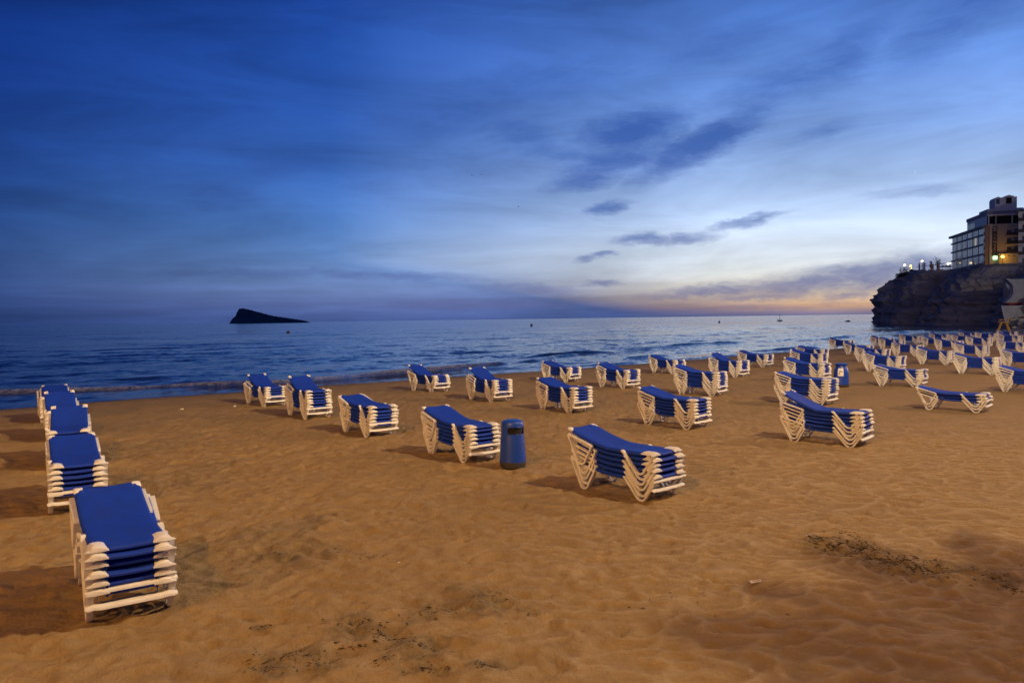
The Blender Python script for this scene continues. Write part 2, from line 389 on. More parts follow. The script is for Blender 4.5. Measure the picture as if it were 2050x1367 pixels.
at_ = me.attributes.new('crest', 'FLOAT', 'POINT'); at_.data.foreach_set('value', np.clip(crest_lit, 0, 1).astype(np.float32).ravel())  # how much crest light goes into the sand colour
def sand_mat():
    mt = bpy.data.materials.new('beach_sand'); mt.use_nodes = True
    t = NT(mt.node_tree); b = t.n['Principled BSDF']; co = t.new('ShaderNodeTexCoord').outputs['Object']
    wt = t.new('ShaderNodeAttribute', attribute_name='wet').outputs['Fac']
    dg = t.new('ShaderNodeAttribute', attribute_name='dug').outputs['Fac']
    n1 = t.noise(co, 1.3, 5, .6); n2 = t.noise(co, 9, 5, .65); n3 = t.noise(co, 260, 3, .7); n4 = t.noise(co, 26, 4, .7)
    c = t.mix(t.mr(n1, .3, .7), (.34,.215,.085,1), (.28,.178,.072,1))
    c = t.mix(t.math('MULTIPLY', t.mr(n2, .52, .75), .45), c, (.165,.118,.068,1))
    c = t.mix(t.math('MULTIPLY', t.mr(n4, .62, .78), .6), c, (.09,.063,.036,1))
    c = t.mix(t.mr(n3, .35, .7, 0, .35), c, (.14,.10,.056,1))
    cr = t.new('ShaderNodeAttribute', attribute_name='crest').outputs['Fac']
    c = t.mix(t.math('MULTIPLY', cr, .6), c, (.46,.34,.19,1))  # ripple crests painted lighter, standing in for light catching them
    c = t.mix(t.math('MULTIPLY', dg, t.mr(n2, .35, .6, .15, .65)), c, (.105,.075,.04,1))
    c = t.mix(wt, c, (.085,.064,.046,1))
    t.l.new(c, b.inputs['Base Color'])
    t.l.new(t.mr(wt, .55, 1, .95, .25), b.inputs['Roughness']); b.inputs['Specular IOR Level'].default_value = .25
    h = t.math('ADD', t.math('MULTIPLY', n2, .040), t.math('ADD', t.math('MULTIPLY', n3, .0014), t.math('MULTIPLY', n4, .016)))
    h = t.math('MULTIPLY', h, t.mr(wt, 0, 1, 1, .1))
    bn = t.new('ShaderNodeBump'); bn.inputs['Strength'].default_value = .9; bn.inputs['Distance'].default_value = 1.0
    t.l.new(h, bn.inputs['Height']); t.l.new(bn.outputs[0], b.inputs['Normal'])
    return mt
M['sand'] = sand_mat()
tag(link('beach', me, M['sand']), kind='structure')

# ------------------------------------------------------------------ sea
tg = graded(-60000, -25, 130, 60000, .42, 1.06); sg = graded(-5.2, -5, 26, 60000, .13, 1.028)
T, S = np.meshgrid(tg, sg)
fadeT = 1 - sstep(140, 260, np.abs(T-50))
nS = nshore(T)
amp = sstep(0.5, 7, S) * (1 - sstep(250, 900, S))
z = np.zeros_like(S)
for k, (lam, ang, a) in enumerate(((7.5, 8, .045), (4.6, -14, .03), (3.1, 24, .02), (12, -4, .05), (2.2, -30, .012))):
    ca, sa = math.cos(R(ang)), math.sin(R(ang)); ph = (S*ca + T*sa)/lam*2*math.pi + 2.2*perlin2(T*.09, S*.16, 30+k)
    mod = .45 + .9*np.clip(perlin2(T*.07, S*.12, 40+k)+.35, 0, 1.2)
    z += 1.3*a*mod*np.sin(ph)*(1 - sstep(12*lam, 26*lam, S))
z *= amp
def crest(s0, wf, wb, h, wob, seed):
    c = s0 + wob*perlin2(T*.11, 0*T, seed) + .25*wob*perlin2(T*.5, 0*T, seed+1)
    q = S - c
    return h*np.where(q < 0, np.exp(-(q/wf)**2), np.exp(-(q/wb)**2)), q
foam = np.zeros_like(S)
def tm(px, py):
    p = ground(px, py, SEA); t = p.x*A_[0]+p.y*A_[1]; return t, p.x*N_[0]+p.y*N_[1]-float(nshore(t))
tbreak = tm(1030, 730)[0]
# the small breaker along the near shore, foaming until it turns into a smooth swell
s0 = tm(0, 786)[1]; s1 = tm(560, 768)[1]; s2 = tm(1000, 732)[1]
sline = np.interp(T, [tm(0,786)[0], tm(560,768)[0], tm(1000,732)[0], tm(1150,712)[0], tm(1300,704)[0]], [s0, s1, s2, tm(1150,712)[1], tm(1300,704)[1]])
c1, q1 = crest(sline, .38, 1.1, .27, .5, 60)
m1 = 1 - sstep(tm(1180,710)[0], tm(1330,704)[0], T)
br = 1 - sstep(tm(880,742)[0], tm(1040,728)[0], T)
z += c1*m1*(.75 + .35*perlin2(T*.25, 0*T, 61))
fz = 1 + .5*perlin2(T*1.3, S*1.3, 62)
foam += br*np.exp(-((q1+.02)/.42)**2)*(.75 + .5*perlin2(T*.6, 0*T, 63)+.2) + br*sstep(.2, .6, q1)*sstep(6.5, .6, q1)*.30*np.clip(perlin2(T*.8, S*1.1, 64)+.3, 0, 1)
# further swells rising short of the beach
for i, (px, py, wpx, hh) in enumerate(((1130,709,75,.22),(1425,689,75,.27),(770,719,90,.15),(1590,700,60,.26),(1700,674,26,.24),(1300,716,55,.2),(1240,731,60,.16),
        (330,757,140,.13),(90,766,120,.12),(1840,664,60,.2),(980,704,60,.12),(1500,676,60,.16))):
    t0, q0 = tm(px, py); t1 = tm(px+wpx, py - wpx*.05)[0]; ww = max(abs(t1-t0), 2)
    c2, q2 = crest(q0, .55+.25*(i%3), 1.5, hh*1.25, .35, 70+2*i)
    z += c2*np.exp(-((T-t0)/ww)**4)
for i, (px, py, wpx) in enumerate(((1560,706,110),(1420,716,80),(1850,676,60),(1950,668,60))):
    t0, q0 = tm(px, py); t1 = tm(px+wpx, py - wpx*.08)[0]; ww = max(abs(t1-t0), 2)
    c2, q2 = crest(q0, .5, 1.0, .12, .5, 100+2*i); mk = np.exp(-((T-t0)/ww)**2)
    z += c2*mk; foam += .75*mk*np.exp(-(q2/.7)**2)*(.5+.7*perlin2(T*.7, S*.5, 110+i))
# swash edge
foam += .25*np.exp(-((S-.5)/.3)**2)*np.clip(perlin2(T*.5, 0*T, 65), 0, 1)
z *= np.where(np.abs(T-50) < 400, 1, 0)
near0 = sstep(-5, .8, S); z = z*near0
N = nS*(1 - sstep(300, 3000, S)*0) + S
P = np.stack([T*A_[0]+N*N_[0], T*A_[1]+N*N_[1], SEA + z], -1)
me = grid_mesh('sea', P, len(tg), len(sg))
at_ = me.attributes.new('foam', 'FLOAT', 'POINT'); at_.data.foreach_set('value', np.clip(foam, 0, 1).astype(np.float32).ravel())
def sea_mat():
    mt = bpy.data.materials.new('sea_water'); mt.use_nodes = True
    t = NT(mt.node_tree); b = t.n['Principled BSDF']
    co = t.mapping(t.new('ShaderNodeTexCoord').outputs['Object'], rot=(0,0,-math.atan2(A_[1], A_[0])))
    st = t.mapping(co, scale=(.55, 1, 1))
    fo = t.new('ShaderNodeAttribute', attribute_name='foam').outputs['Fac']
    b.inputs['Base Color'].default_value = (.012,.034,.12,1); b.inputs['IOR'].default_value = 1.33
    def slope(vec, sc, det, amt):
        return t.vm('MULTIPLY', t.vm('SUBTRACT', t.noise(vec, sc, det, .55, out=1), (.5,.5,.5)), (amt*.7, amt, 0))
    tilt = t.vm('ADD', t.vm('ADD', slope(st, 2.4, 3, .55), slope(t.mapping(co, loc=(3,8,0), scale=(.5,1,1)), .55, 3, .50)),
                t.vm('ADD', slope(t.mapping(co, loc=(9,1,0), scale=(.4,1,1)), .13, 3, .45), slope(t.mapping(co, loc=(2,5,0), scale=(.25,1,1)), .03, 2, .22)))
    ra = math.atan2(A_[1], A_[0]); rt = t.new('ShaderNodeVectorRotate', rotation_type='Z_AXIS'); t.l.new(tilt, rt.inputs['Vector']); rt.inputs['Angle'].default_value = ra
    nrm = t.vm('NORMALIZE', t.vm('ADD', t.new('ShaderNodeNewGeometry').outputs['Normal'], rt.outputs[0])); t.l.new(nrm, b.inputs['Normal'])
    patch = t.noise(t.mapping(co, scale=(.012,.05,1)), 1.0, 4, .6)
    t.l.new(t.mr(patch, .3, .7, .06, .14), b.inputs['Roughness'])
    fm = t.math('MULTIPLY', fo, t.mr(t.noise(co, 4, 5, .75), .36, .66, .05, .95), clamp=True)
    df = t.new('ShaderNodeBsdfDiffuse'); df.inputs[0].default_value = (.56,.58,.66,1)
    ms = t.new('ShaderNodeMixShader'); t.l.new(fm, ms.inputs[0]); t.l.new(b.outputs[0], ms.inputs[1]); t.l.new(df.outputs[0], ms.inputs[2])
    t.l.new(ms.outputs[0], t.n['Material Output'].inputs[0]); return mt
M['sea'] = sea_mat()
tag(link('sea', me, M['sea']), kind='structure')

# ------------------------------------------------------------------ promenade behind the photographer, with its lamps and two more added to light the cliff
def tn(t, n, z=0): return (t*A_[0]+n*N_[0], t*A_[1]+n*N_[1], z)
b = MB(); b.add([tn(t, n, z) for z in (-3, 1.0) for t, n in ((-400,-250),(260,-250),(260,.72),(-400,.72))], [(3,2,1,0),(4,5,6,7),(0,1,5,4),(1,2,6,5),(2,3,7,6),(3,0,4,7)])
tag(link('promenade', b.mesh('promenade'), M['concrete']), kind='structure')

def batwing(ld):
    """road-lantern optics: more light sideways than straight down, so the ground is lit evenly"""
    ld.use_nodes = True; t = NT(ld.node_tree); em = t.n['Emission']
    z = t.new('ShaderNodeSeparateXYZ'); t.l.new(t.new('ShaderNodeNewGeometry').outputs['Incoming'], z.inputs[0])
    c = t.math('MAXIMUM', t.math('ABSOLUTE', z.outputs[2]), .48)
    t.l.new(t.math('MULTIPLY', t.math('POWER', c, -2.7), .40), em.inputs['Strength'])
def promenade_lamp(x, y, power, colr, lab, hgt=14.0):
    o = empty('promenade_lamp', (x, y, 1.0), math.atan2(N_[1], N_[0]))
    tag(o, lab, 'street lamp', 'sodium lamps along the promenade')
    k = MB(); k.lathe([(.16,0),(.16,.5),(.10,.6),(.06,hgt-1.2)], 12); link('pole', k.mesh('lamp_pole', True), M['pole'], o)
    k = MB(); k.tube([(0,0,hgt-1.25),(.05,0,hgt-1.1),(.4,0,hgt-1.0),(1.3,0,hgt-.93)], .04, 8); link('arm', k.mesh('lamp_arm', True), M['pole'], o)
    k = MB(); k.loft([[(1.1,-.10,hgt-.95),(1.9,-.14,hgt-.95),(1.9,.14,hgt-.95),(1.1,.10,hgt-.95)],[(1.15,-.06,hgt-.8),(1.8,-.09,hgt-.82),(1.8,.09,hgt-.82),(1.15,.06,hgt-.8)]])
    hd = link('lamp_head', k.mesh('lamp_head', False, .02), M['pole'], o)
    k = MB(); k.lathe([(.10,0),(.09,-.05),(.05,-.08)], 12, (1.55,0,hgt-.955)); link('lens', k.mesh('lamp_lens', True), M['sodium'], hd)
    ld = bpy.data.lights.new('sodium_light', 'POINT'); ld.energy = power; ld.color = colr; batwing(ld); ld.shadow_soft_size = .14
    lo = bpy.data.objects.new('sodium_light', ld); col.objects.link(lo); lo.parent = o; lo.location = (1.55, 0, hgt-1.1)
    return o
LAMPS = [(-26.1,-24.2,10500,(1,.50,.11),'the last sodium lamp post at the open end of the promenade'),
         (-6.8,-8.3,5200,(1,.50,.13),'sodium lamp post on the promenade beside the tight row of stacks'),
         (12.5,7.5,10000,(1,.75,.46),'amber lamp post on the promenade beside the slotted bin stacks'),
         (32.5,23.5,6400,(1,.67,.44),'sodium lamp post on the promenade level with the postered bin'),
         (52,39.2,3400,(1,.58,.34),'sodium lamp post on the promenade above the crowded far stacks'),
         (72,56,2700,(1,.58,.36),'sodium lamp post on the promenade nearest the yellow lifeguard chair'),
         (91,74,3200,(1,.80,.64),'unseen lamp post added near the low white wall to light the cliff'),  # extra unseen lamp, put in to brighten the cliff face
         (108,98,13000,(1,.84,.72),'unseen lamp post added below the stair wall to light the cliff')]  # second extra unseen lamp, the stronger, added to lift the dark rock
for q in LAMPS: promenade_lamp(*q)

# a palm on the promenade: its crown shades the near corner of the sand
pt_ = empty('palm_tree', (8.3, 6.7, 1.0)); tag(pt_, 'tall palm tree at the promenade edge shading the sand', 'tree')
k = MB(); k.lathe([(.24,0),(.17,.5),(.15,2.5),(.14,4.6),(.17,5.2),(.10,5.5)], 12); link('trunk', k.mesh('palm_trunk', True), M['bark'], pt_)
k = MB()
for sd in (-1, 1):
    for i in range(15):
        u = .12 + .88*i/14; x = 2.0*u; z = .75*u - .95*u*u; L = .42*math.sin(math.pi*min(1, .25+u*.72)) + .08
        k.add([(x, 0, z), (x+.10, 0, z-.01), (x+.22, sd*L, z-.30*L-.05), (x+.17, sd*L, z-.30*L-.06)], [(0,1,2,3)])
k.tube([(0,0,0), (.6,0,.14), (1.2,0,.10), (2.0,0,-.2)], .022, 5, .006)
fr_ = mesh('frond', k.v, k.f); fr_.materials.append(M['leaf'])
for i in range(30):
    o = link('frond', fr_, None, pt_); o.location = (0, 0, 5.35); o.rotation_euler = (rng.uniform(-.2, .2), R(rng.uniform(-55, 25)), i*2.4)

# ------------------------------------------------------------------ sun loungers
PITCH_Z = .079
def sweep(path, y0, y1, th):
    """flat bar of in-plane thickness th swept along an x-z path, between y0 and y1"""
    b = MB(); pts = [Vector((p[0], 0, p[1])) for p in path]; rings = []
    for i, p in enumerate(pts):
        t = (pts[min(i+1, len(pts)-1)] - pts[max(i-1, 0)]).normalized()
        n = Vector((-t.z, 0, t.x)) * th/2
        if 0 < i < len(pts)-1:
            t1 = (pts[i]-pts[i-1]).normalized(); c = max(.6, t.dot(t1)); n = n / c
        q = [p+n, p-n]
        rings.append([(q[0].x, y0, q[0].z), (q[1].x, y0, q[1].z), (q[1].x, y1, q[1].z), (q[0].x, y1, q[0].z)])
    b.loft(rings); return b
def arc(cx, cz, r, a0, a1, n): return [(cx + r*math.cos(R(a0+(a1-a0)*i/n)), cz + r*math.sin(R(a0+(a1-a0)*i/n))) for i in range(n+1)]
SEAT = .322; KZ = .322/.290
LM = {}
for side, ya, yb in ((1, .305, .366), (-1, -.366, -.305)):
    foot = [(1.105, .300), (1.140, .297), (1.372, .058)] + arc(1.450, .115, .092, 225, 315, 6) + [(1.526, .064), (1.668, .250), (1.690, .282), (1.700, .300)]
    foot = [(x, z*KZ if z > .12 else z) for x, z in foot]
    bm = sweep(foot, ya, yb, .029)
    LM['foot', side] = bm.mesh('leg_frame_foot', True, .009, 2)
    head = [(.030, .420), (.235, .060)] + arc(.305, .115, .092, 220, 320, 6) + [(.378, .062), (.500, .245), (.518, .285), (.495, .305), (.450, .316), (.095, .408), (.040, .425)]
    head = [(x, z*KZ if z > .12 else z) for x, z in head]
    bm = sweep(head, ya, yb, .028)
    LM['head', side] = bm.mesh('leg_frame_head', True, .009, 2)
    # foot corner cap, with the outward lip and the neck that sits on the lounger below
    def ring(x, k, lip):
        p = [(lip, .000), (.332, .006), (.315, .034*k), (.300, .042*k), (.245, .040*k), (.205, .024*k), (.180, .000), (.180, -.010), (.300, -.014), (lip, -.008)]
        return [(x, side*y, SEAT + z + .002) for y, z in p]
    bm = MB(); bm.loft([ring(1.46, .25, .335), ring(1.50, .8, .338), ring(1.55, 1.05, .342), ring(1.645, 1.1, .350), ring(1.695, 1.0, .372), ring(1.712, .7, .376)])
    y0, y1 = sorted((side*.304, side*.342)); bm.box(1.57, 1.625, y0, y1, SEAT-.046, SEAT-.012)
    LM['cap', side] = bm.mesh('corner_cap', True, .003, 1)
def sling(theta):
    b = MB(); hx, bl = .80, .80; th = R(theta); prof = []
    for i in range(11):                      # backrest from its head end down to the hinge, slightly dished
        u = i/10.; L = bl*(1-u); sag = -.014*math.sin(math.pi*u)
        prof.append((hx - L*math.cos(th) - sag*math.sin(th)*-1, SEAT + .012 + L*math.sin(th) + sag, 1.0, 1.0))
    prof[-1] = (hx, SEAT + .012 + .006, 1, 1); prof[-2] = (prof[-2][0], prof[-2][1]+.002, 1, 1)
    for x, z, wd_ in ((.90,.005,1),(1.05,.001,1),(1.2,-.001,1),(1.35,-.001,1),(1.45,.001,1),(1.49,.002,.93),(1.57,.004,.74),(1.65,.002,.64),(1.682,-.006,.64),(1.692,-.022,.64),(1.686,-.040,.64)):
        prof.append((x, SEAT + .014 + z, wd_, 1))
    # rounded head end folding over the top tube, its corners cut for the caps
    x0, z0 = prof[0][0], prof[0][1]
    prof = [(x0+.004, z0-.045, .74, 1), (x0-.022, z0-.030, .74, 1), (x0-.030, z0-.006, .76, 1), (x0-.014, z0+.006, .80, 1), (x0+.035*math.cos(th), z0-.035*math.sin(th)+.004, .93, 1)] + [(prof[1][0]-.015, prof[1][1]+.002, 1, 1)] + prof[1:]
    cs = [(-.302,-.052),(-.318,-.040),(-.322,-.018),(-.310,.000),(-.285,.006),(-.2,.001),(-.1,-.004),(0,-.006),(.1,-.004),(.2,.001),(.285,.006),(.310,.000),(.322,-.018),(.318,-.040),(.302,-.052)]
    rings = []
    for i, (x, z, wk, _) in enumerate(prof):
        e = (i < 3) or (i >= len(prof)-3)
        rings.append([(x, y*wk, z + (dz*(.25 if e else 1.0))) for y, dz in cs])
    b.loft(rings, close=False)
    me = b.mesh('sling', True)
    bm = bmesh.new(); bm.from_mesh(me); bmesh.ops.solidify(bm, geom=bm.faces[:], thickness=.004); bm.to_mesh(me); bm.free()
    me.polygons.foreach_set('use_smooth', [True]*len(me.polygons)); me.set_sharp_from_angle(angle=R(70))
    return me, (x0, z0, th)
for q in (11, 16, 25):
    LM['sling', q], (x0, z0, th) = sling(q)
    for side in (1, -1):
        bm = MB(); rg = []
        for u, k in ((-.036, .5), (-.024, .8), (.0, .9), (.03, .8), (.06, .4)):
            x, z = x0 + u*math.cos(th), z0 - u*math.sin(th)
            rg.append([(x, side*y, z + dz*k - (.006 if u > .04 else 0)) for y, dz in ((.235, -.020), (.235, .010), (.28, .014), (.310, .010), (.326, -.006), (.320, -.036), (.27, -.040))])
        bm.loft(rg); LM['hcap', q, side] = bm.mesh('head_cap', True, .003, 1)
bm = MB()
rg = []
for y, k, zz in ((-.378, .3, .010), (-.345, .8, .002), (-.31, 1.1, .008), (-.25, 1, 0), (.25, 1, 0), (.31, 1.1, .008), (.345, .8, .002), (.378, .3, .010)):
    rg.append([(1.625 + .02*(1-k), y, SEAT-.052+zz), (1.625 + .02*(1-k), y, SEAT-.052+zz+.016*k), (1.670, y, SEAT-.048+zz+.018*k), (1.706, y, SEAT-.060+zz+.012*k), (1.710, y, SEAT-.074+zz)])
bm.loft(rg); LM['bar'] = bm.mesh('foot_bar', True, .003, 1)
bm = MB(); bm.tube([(.62, -.29, SEAT-.03), (.62, .29, SEAT-.03)], .014, 8); LM['cross'] = bm.mesh('cross_tube', True)
bm = MB(); bm.tube([(1.16, .27, SEAT-.03), (1.36, .25, .13), (1.36, -.25, .13), (1.16, -.27, SEAT-.03)], .011, 6); LM['brace'] = bm.mesh('brace', True)
for k, me in LM.items():
    me.materials.append(M['fabric'] if k[0] == 'sling' else M['steel'] if k in ('cross', 'brace') else M['plastic'])

def proto(q, bar):
    o = empty('sun_lounger')
    sl = link('sling', LM['sling', q], None, o)
    for side in (1, -1):
        link('leg_frame', LM['foot', side], None, o); link('leg_frame', LM['head', side], None, o)
        link('corner_cap', LM['cap', side], None, o); link('head_cap', LM['hcap', q, side], None, o)
    if bar:
        link('foot_bar', LM['bar'], None, o); link('cross_tube', LM['cross'], None, o); link('brace', LM['brace'], None, o)
    return o
PROTO = {(q, b): proto(q, b) for q, b in ((11, False), (16, False), (25, False), (11, True))}
used = set()
ORD = ['topmost', 'second from top', 'third from top', 'fourth from top', 'fifth from top', 'sixth from top']
def stack(loc, ang, n, top, desc, group, tilt=0.0, jit=1.0):
    """loc = where the near foot-end leg stands; ang = bearing of the head-to-foot direction"""
    lean = rng.uniform(-.004, .004), rng.uniform(-.003, .003)
    for k in range(n):
        key = (top if k == n-1 else 11, k < 2)
        if key[1]: key = (11, True)
        src = PROTO[key]
        if key in used: o = copy_tree(src)
        else: o = src; used.add(key)
        j = (jit*(1.8 if k == n-1 else 1)) if k else 0
        a = ang + R(rng.uniform(-1.5, 1.5))*j
        off = Vector((1.450 - rng.uniform(-.018, .018)*j - lean[0]*k, -.33 + rng.uniform(-.010, .010)*j - lean[1]*k, 0))
        off.rotate(Matrix.Rotation(a, 3, 'Z'))
        o.location = (loc[0]-off.x, loc[1]-off.y, loc[2] + k*PITCH_Z)
        o.rotation_euler = (R(rng.uniform(-.25, .25))*j, tilt + R(rng.uniform(-.3, .3))*j, a)
        for ch in o.children:
            if ch.name.startswith('foot_bar'): ch.location.z = -.070 if k == 0 else .0
        pos = 'bottom' if k == 0 else ORD[n-1-k]
        tag(o, 'blue sun lounger, %s, %s' % (pos, desc), 'sun lounger', group)

SK = [  # near foot px, near head-leg px (or None), loungers, top backrest, stack description
 ((180,1240),-57,6,16,'landward stack of the tight overlapping row'),
 ((103,1027),-58,6,16,'second stack of the tight overlapping row'),
 ((103,940),-58,6,25,'middle stack of the tight overlapping row'),
 ((96,883),-57,6,25,'fourth stack of the tight overlapping row'),
 ((84,846),-56,6,16,'waterside stack of the tight overlapping row'),
 ((1285,1006),-49,6,16,'big stack landward of the slotted bin'),
 ((929,924),(869,909),6,16,'stack standing against the slotted bin'),
 ((734,875),(696,863),6,11,'first stack seaward of the slotted bin'),
 ((611,837),(583,828),7,25,'second stack seaward of the slotted bin'),
 ((528,813),None,5,25,'waterside stack of the slotted bin row'),
 ((1702,895),(1600,885),6,25,'landward stack of the row between both bins'),
 ((1375,860),(1307,851),6,16,'second stack of the row between both bins'),
 ((1139,827),(1092,820),6,16,'middle stack of the row between both bins'),
 ((983,804),(946,798),6,25,'fourth stack of the row between both bins'),
 ((864,785),(834,782),5,25,'waterside stack of the row between both bins'),
 ((1954,825),(1875,820),3,11,'in the low stack of only three'),
 ((1641,811),None,7,11,'stack overlapping the foot of the postered bin'),
 ((1425,793),(1375,790),7,16,'middle stack of the low stack row'),
 ((1247,778),(1211,774),6,16,'fourth stack of the low stack row'),
 ((1133,765),None,5,16,'waterside stack of the low stack row'),
 ((2092,790),(2032,784),6,11,'landward stack behind the postered bin'),
 ((1832,775),(1775,774),5,11,'second stack of the row behind the postered bin'),
 ((1637,764),None,6,16,'stack directly seaward of the postered bin'),
 ((1472,756),(1431,751),6,25,'fourth stack of the row behind the postered bin'),
 ((1346,748),(1312,746),5,16,'waterside stack of the row behind the postered bin'),
 ((1985,750),(1934,749),6,16,'F:landward stack of second row beyond postered bin'),((1791,745),None,6,16,'F:second stack of second row beyond postered bin'),((1636,737),None,6,16,'F:third stack of second row beyond postered bin'),((1527,735),None,5,16,'F:waterside stack of second row beyond postered bin'),
 ((2070,737),(2017,735),6,11,'F:landward stack of third row beyond postered bin'),((1894,730),(1860,729),6,16,'F:second stack of third row beyond postered bin'),((1763,725),None,6,16,'F:third stack of third row beyond postered bin'),((1641,722),None,5,16,'F:waterside stack of third row beyond postered bin'),
 ((1965,717),None,6,16,'F:landward stack of fourth row beyond postered bin'),((1833,713),None,6,11,'F:second stack of fourth row beyond postered bin'),((1733,711),None,5,16,'F:waterside stack of fourth row beyond postered bin'),
]
GRP = 'sun loungers stacked in rows on the beach'
GRPF = 'sun loungers in the crowded far stacks'
def place_stack(B, A, n, top, desc):
    p = ground(*B)
    for _ in range(3): p = ground(B[0], B[1], gz(p.x, p.y))
    ang = R(-47)
    if isinstance(A, int): ang = R(A)
    elif A:
        a = ground(*A); ang = math.atan2(p.y-a.y, p.x-a.x); ang = R(max(-55, min(-41, math.degrees(ang))))
        ang = .75*ang + .25*R(-47)
    far = desc.startswith('F:'); desc = desc[2:] if far else desc
    stack((p.x, p.y, gz(p.x, p.y) - .028), ang, n, top, desc, GRPF if far else GRP, jit=1.0)
for q in SK: place_stack(*q)
# the far rows go on along the same pattern towards the headland
row0 = Vector((27.87, 43.84)); nxt = Vector((5.5, 4.75)); sea_step = Vector((-2.35, 3.15))
for i in range(1, 8):
    for j in range(-1, 4):
        p = row0 + nxt*i + sea_step*j + Vector((rng.uniform(-.35, .35), rng.uniform(-.4, .4)))
        s, t = shore_s(np.array([p.x]), np.array([p.y]))
        if p.x/p.y > .715 or s[0] > -7 or (i > 5 and j > 1): continue
        stack((p.x, p.y, gz(p.x, p.y) - .018), R(-47 + rng.uniform(-5, 5)), rng.choice((5, 6, 6)), rng.choice((11, 16, 16, 25)), '%s stack of %s row beyond postered bin' % (('landward', 'second', 'third', 'fourth', 'waterside')[j+1], ('fifth', 'sixth', 'seventh', 'eighth', 'ninth', 'tenth', 'eleventh')[i-1]), GRPF)
for key, src in PROTO.items():
    if key not in used:
        for ch in list(src.children): bpy.data.objects.remove(ch)
        bpy.data.objects.remove(src)

# ------------------------------------------------------------------ litter bins
def dent_body(prof, n=48):
    b = MB(); b.lathe(prof, n); return b
p = ground(1027, 934); p.z = gz(p.x, p.y) - .03
o = empty('litter_bin', p, math.atan2(-p.y, -p.x) + R(36)); tag(o, 'tapered blue litter bin with a dark slot, beside a lounger stack', 'litter bin', 'litter bins on the beach')
link('base', MB().lathe([(.20,0),(.235,.03),(.245,.11),(.243,.135)], 40).mesh('bin_base', True), M['bin_base'], o)
# shell with the opening cut in it: build as a wall grid and leave the slot out
nseg, zs = 64, [.132,.145,.25,.4,.55,.615,.640,.658,.708,.748,.766,.80,.845,.865,.880,.890,.894]
rs = [.243,.242,.236,.228,.219,.211,.210,.209,.206,.205,.204,.202,.197,.182,.150,.09,.0]
vs, fs = [], []
for z, r in zip(zs, rs):
    for k in range(nseg): a = 2*math.pi*k/nseg; vs.append((r*math.cos(a), r*math.sin(a), z))
slot = lambda k, i: (k < 11 or k >= nseg-11) and 7 <= i <= 8 or ((k < 10 or k >= nseg-10) and i in (6, 9))
for i in range(len(zs)-1):
    for k in range(nseg):
        if slot(k, i): continue
        fs.append((i*nseg+k, i*nseg+(k+1) % nseg, (i+1)*nseg+(k+1) % nseg, (i+1)*nseg+k))
me = mesh('bin_shell', vs, fs, True); bm = bmesh.new(); bm.from_mesh(me)
bmesh.ops.remove_doubles(bm, verts=bm.verts, dist=1e-4)
bmesh.ops.recalc_face_normals(bm, faces=bm.faces); bmesh.ops.solidify(bm, geom=bm.faces[:], thickness=.012); bm.to_mesh(me); bm.free()
me.polygons.foreach_set('use_smooth', [True]*len(me.polygons)); me.set_sharp_from_angle(angle=R(45))
sh = link('shell', me, M['bin_blue'], o)
link('liner', MB().lathe([(.17,.5),(.18,.82)], 24).mesh('bin_liner', True), M['hole'], o)
lip = MB()
for zc in (.640, .768): lip.tube([(.214*math.cos(R(a)), .214*math.sin(R(a)), zc + .004*math.sin(a*.3)) for a in range(-16, 17, 4)], .006, 6)
link('slot_lip', lip.mesh('slot_lip', True), M['bin_blue'], sh)
for a in (25, -75):
    k = MB(); k.lathe([(.0,0),(.011,.002),(.011,.008),(.0,.010)], 10); me_ = k.mesh('rivet', True); rv = link('rivet', me_, M['dark'], sh)
    rv.location = (.2405*math.cos(R(a)), .2405*math.sin(R(a)), .175); rv.rotation_euler = (0, R(88), R(a))

p = ground(1684, 775); p.z = gz(p.x, p.y) - .03
face = math.atan2(-p.y, -p.x)
o = empty('litter_bin', p, face); tag(o, 'blue litter bin with domed lid and white poster, among lounger stacks', 'litter bin', 'litter bins on the beach')
link('base', MB().lathe([(.24,0),(.27,.04),(.275,.14)], 32).mesh('bin_foot', True), M['bin_base'], o)
link('body', MB().lathe([(.268,.138),(.262,.45),(.252,.62),(.225,.72),(.185,.79),(.180,.86)], 40).mesh('bin_body', True), M['bin_blue'], o)
link('lid', MB().lathe([(.20,.845),(.245,.862),(.25,.876),(.22,.900),(.13,.918),(.0,.924)], 40).mesh('bin_lid', True), M['bin_blue'], o)
k = MB(); N_s = 8
prof = [(.266,.455),(.259,.60),(.242,.675),(.222,.74)]
rows = [[((r)*math.cos(R(-26+44*i/N_s)), (r)*math.sin(R(-26+44*i/N_s)), z) for i in range(N_s+1)] for r, z in prof]
k.loft([[(x*1.012, y*1.012, z) for x, y, z in q] for q in rows], close=False)
po = link('poster', k.mesh('poster', True), M['paper'], o)
for (a0, a1, z0, z1, mt) in ((-14, -2, .60, .66, 'ink'), (-20, -8, .52, .57, 'ink2'), (2, 12, .60, .64, 'ink')):
    k = MB(); k.loft([[(r*1.028*math.cos(R(a0+(a1-a0)*i/4)), r*1.028*math.sin(R(a0+(a1-a0)*i/4)), z) for i in range(5)] for r, z in ((.266-.0483*(z0-.455), z0), (.266-.0483*(z1-.455) - max(0, z1-.6)*.18, z1))], close=False)
    link('print', k.mesh('poster_print'), M[mt], po)

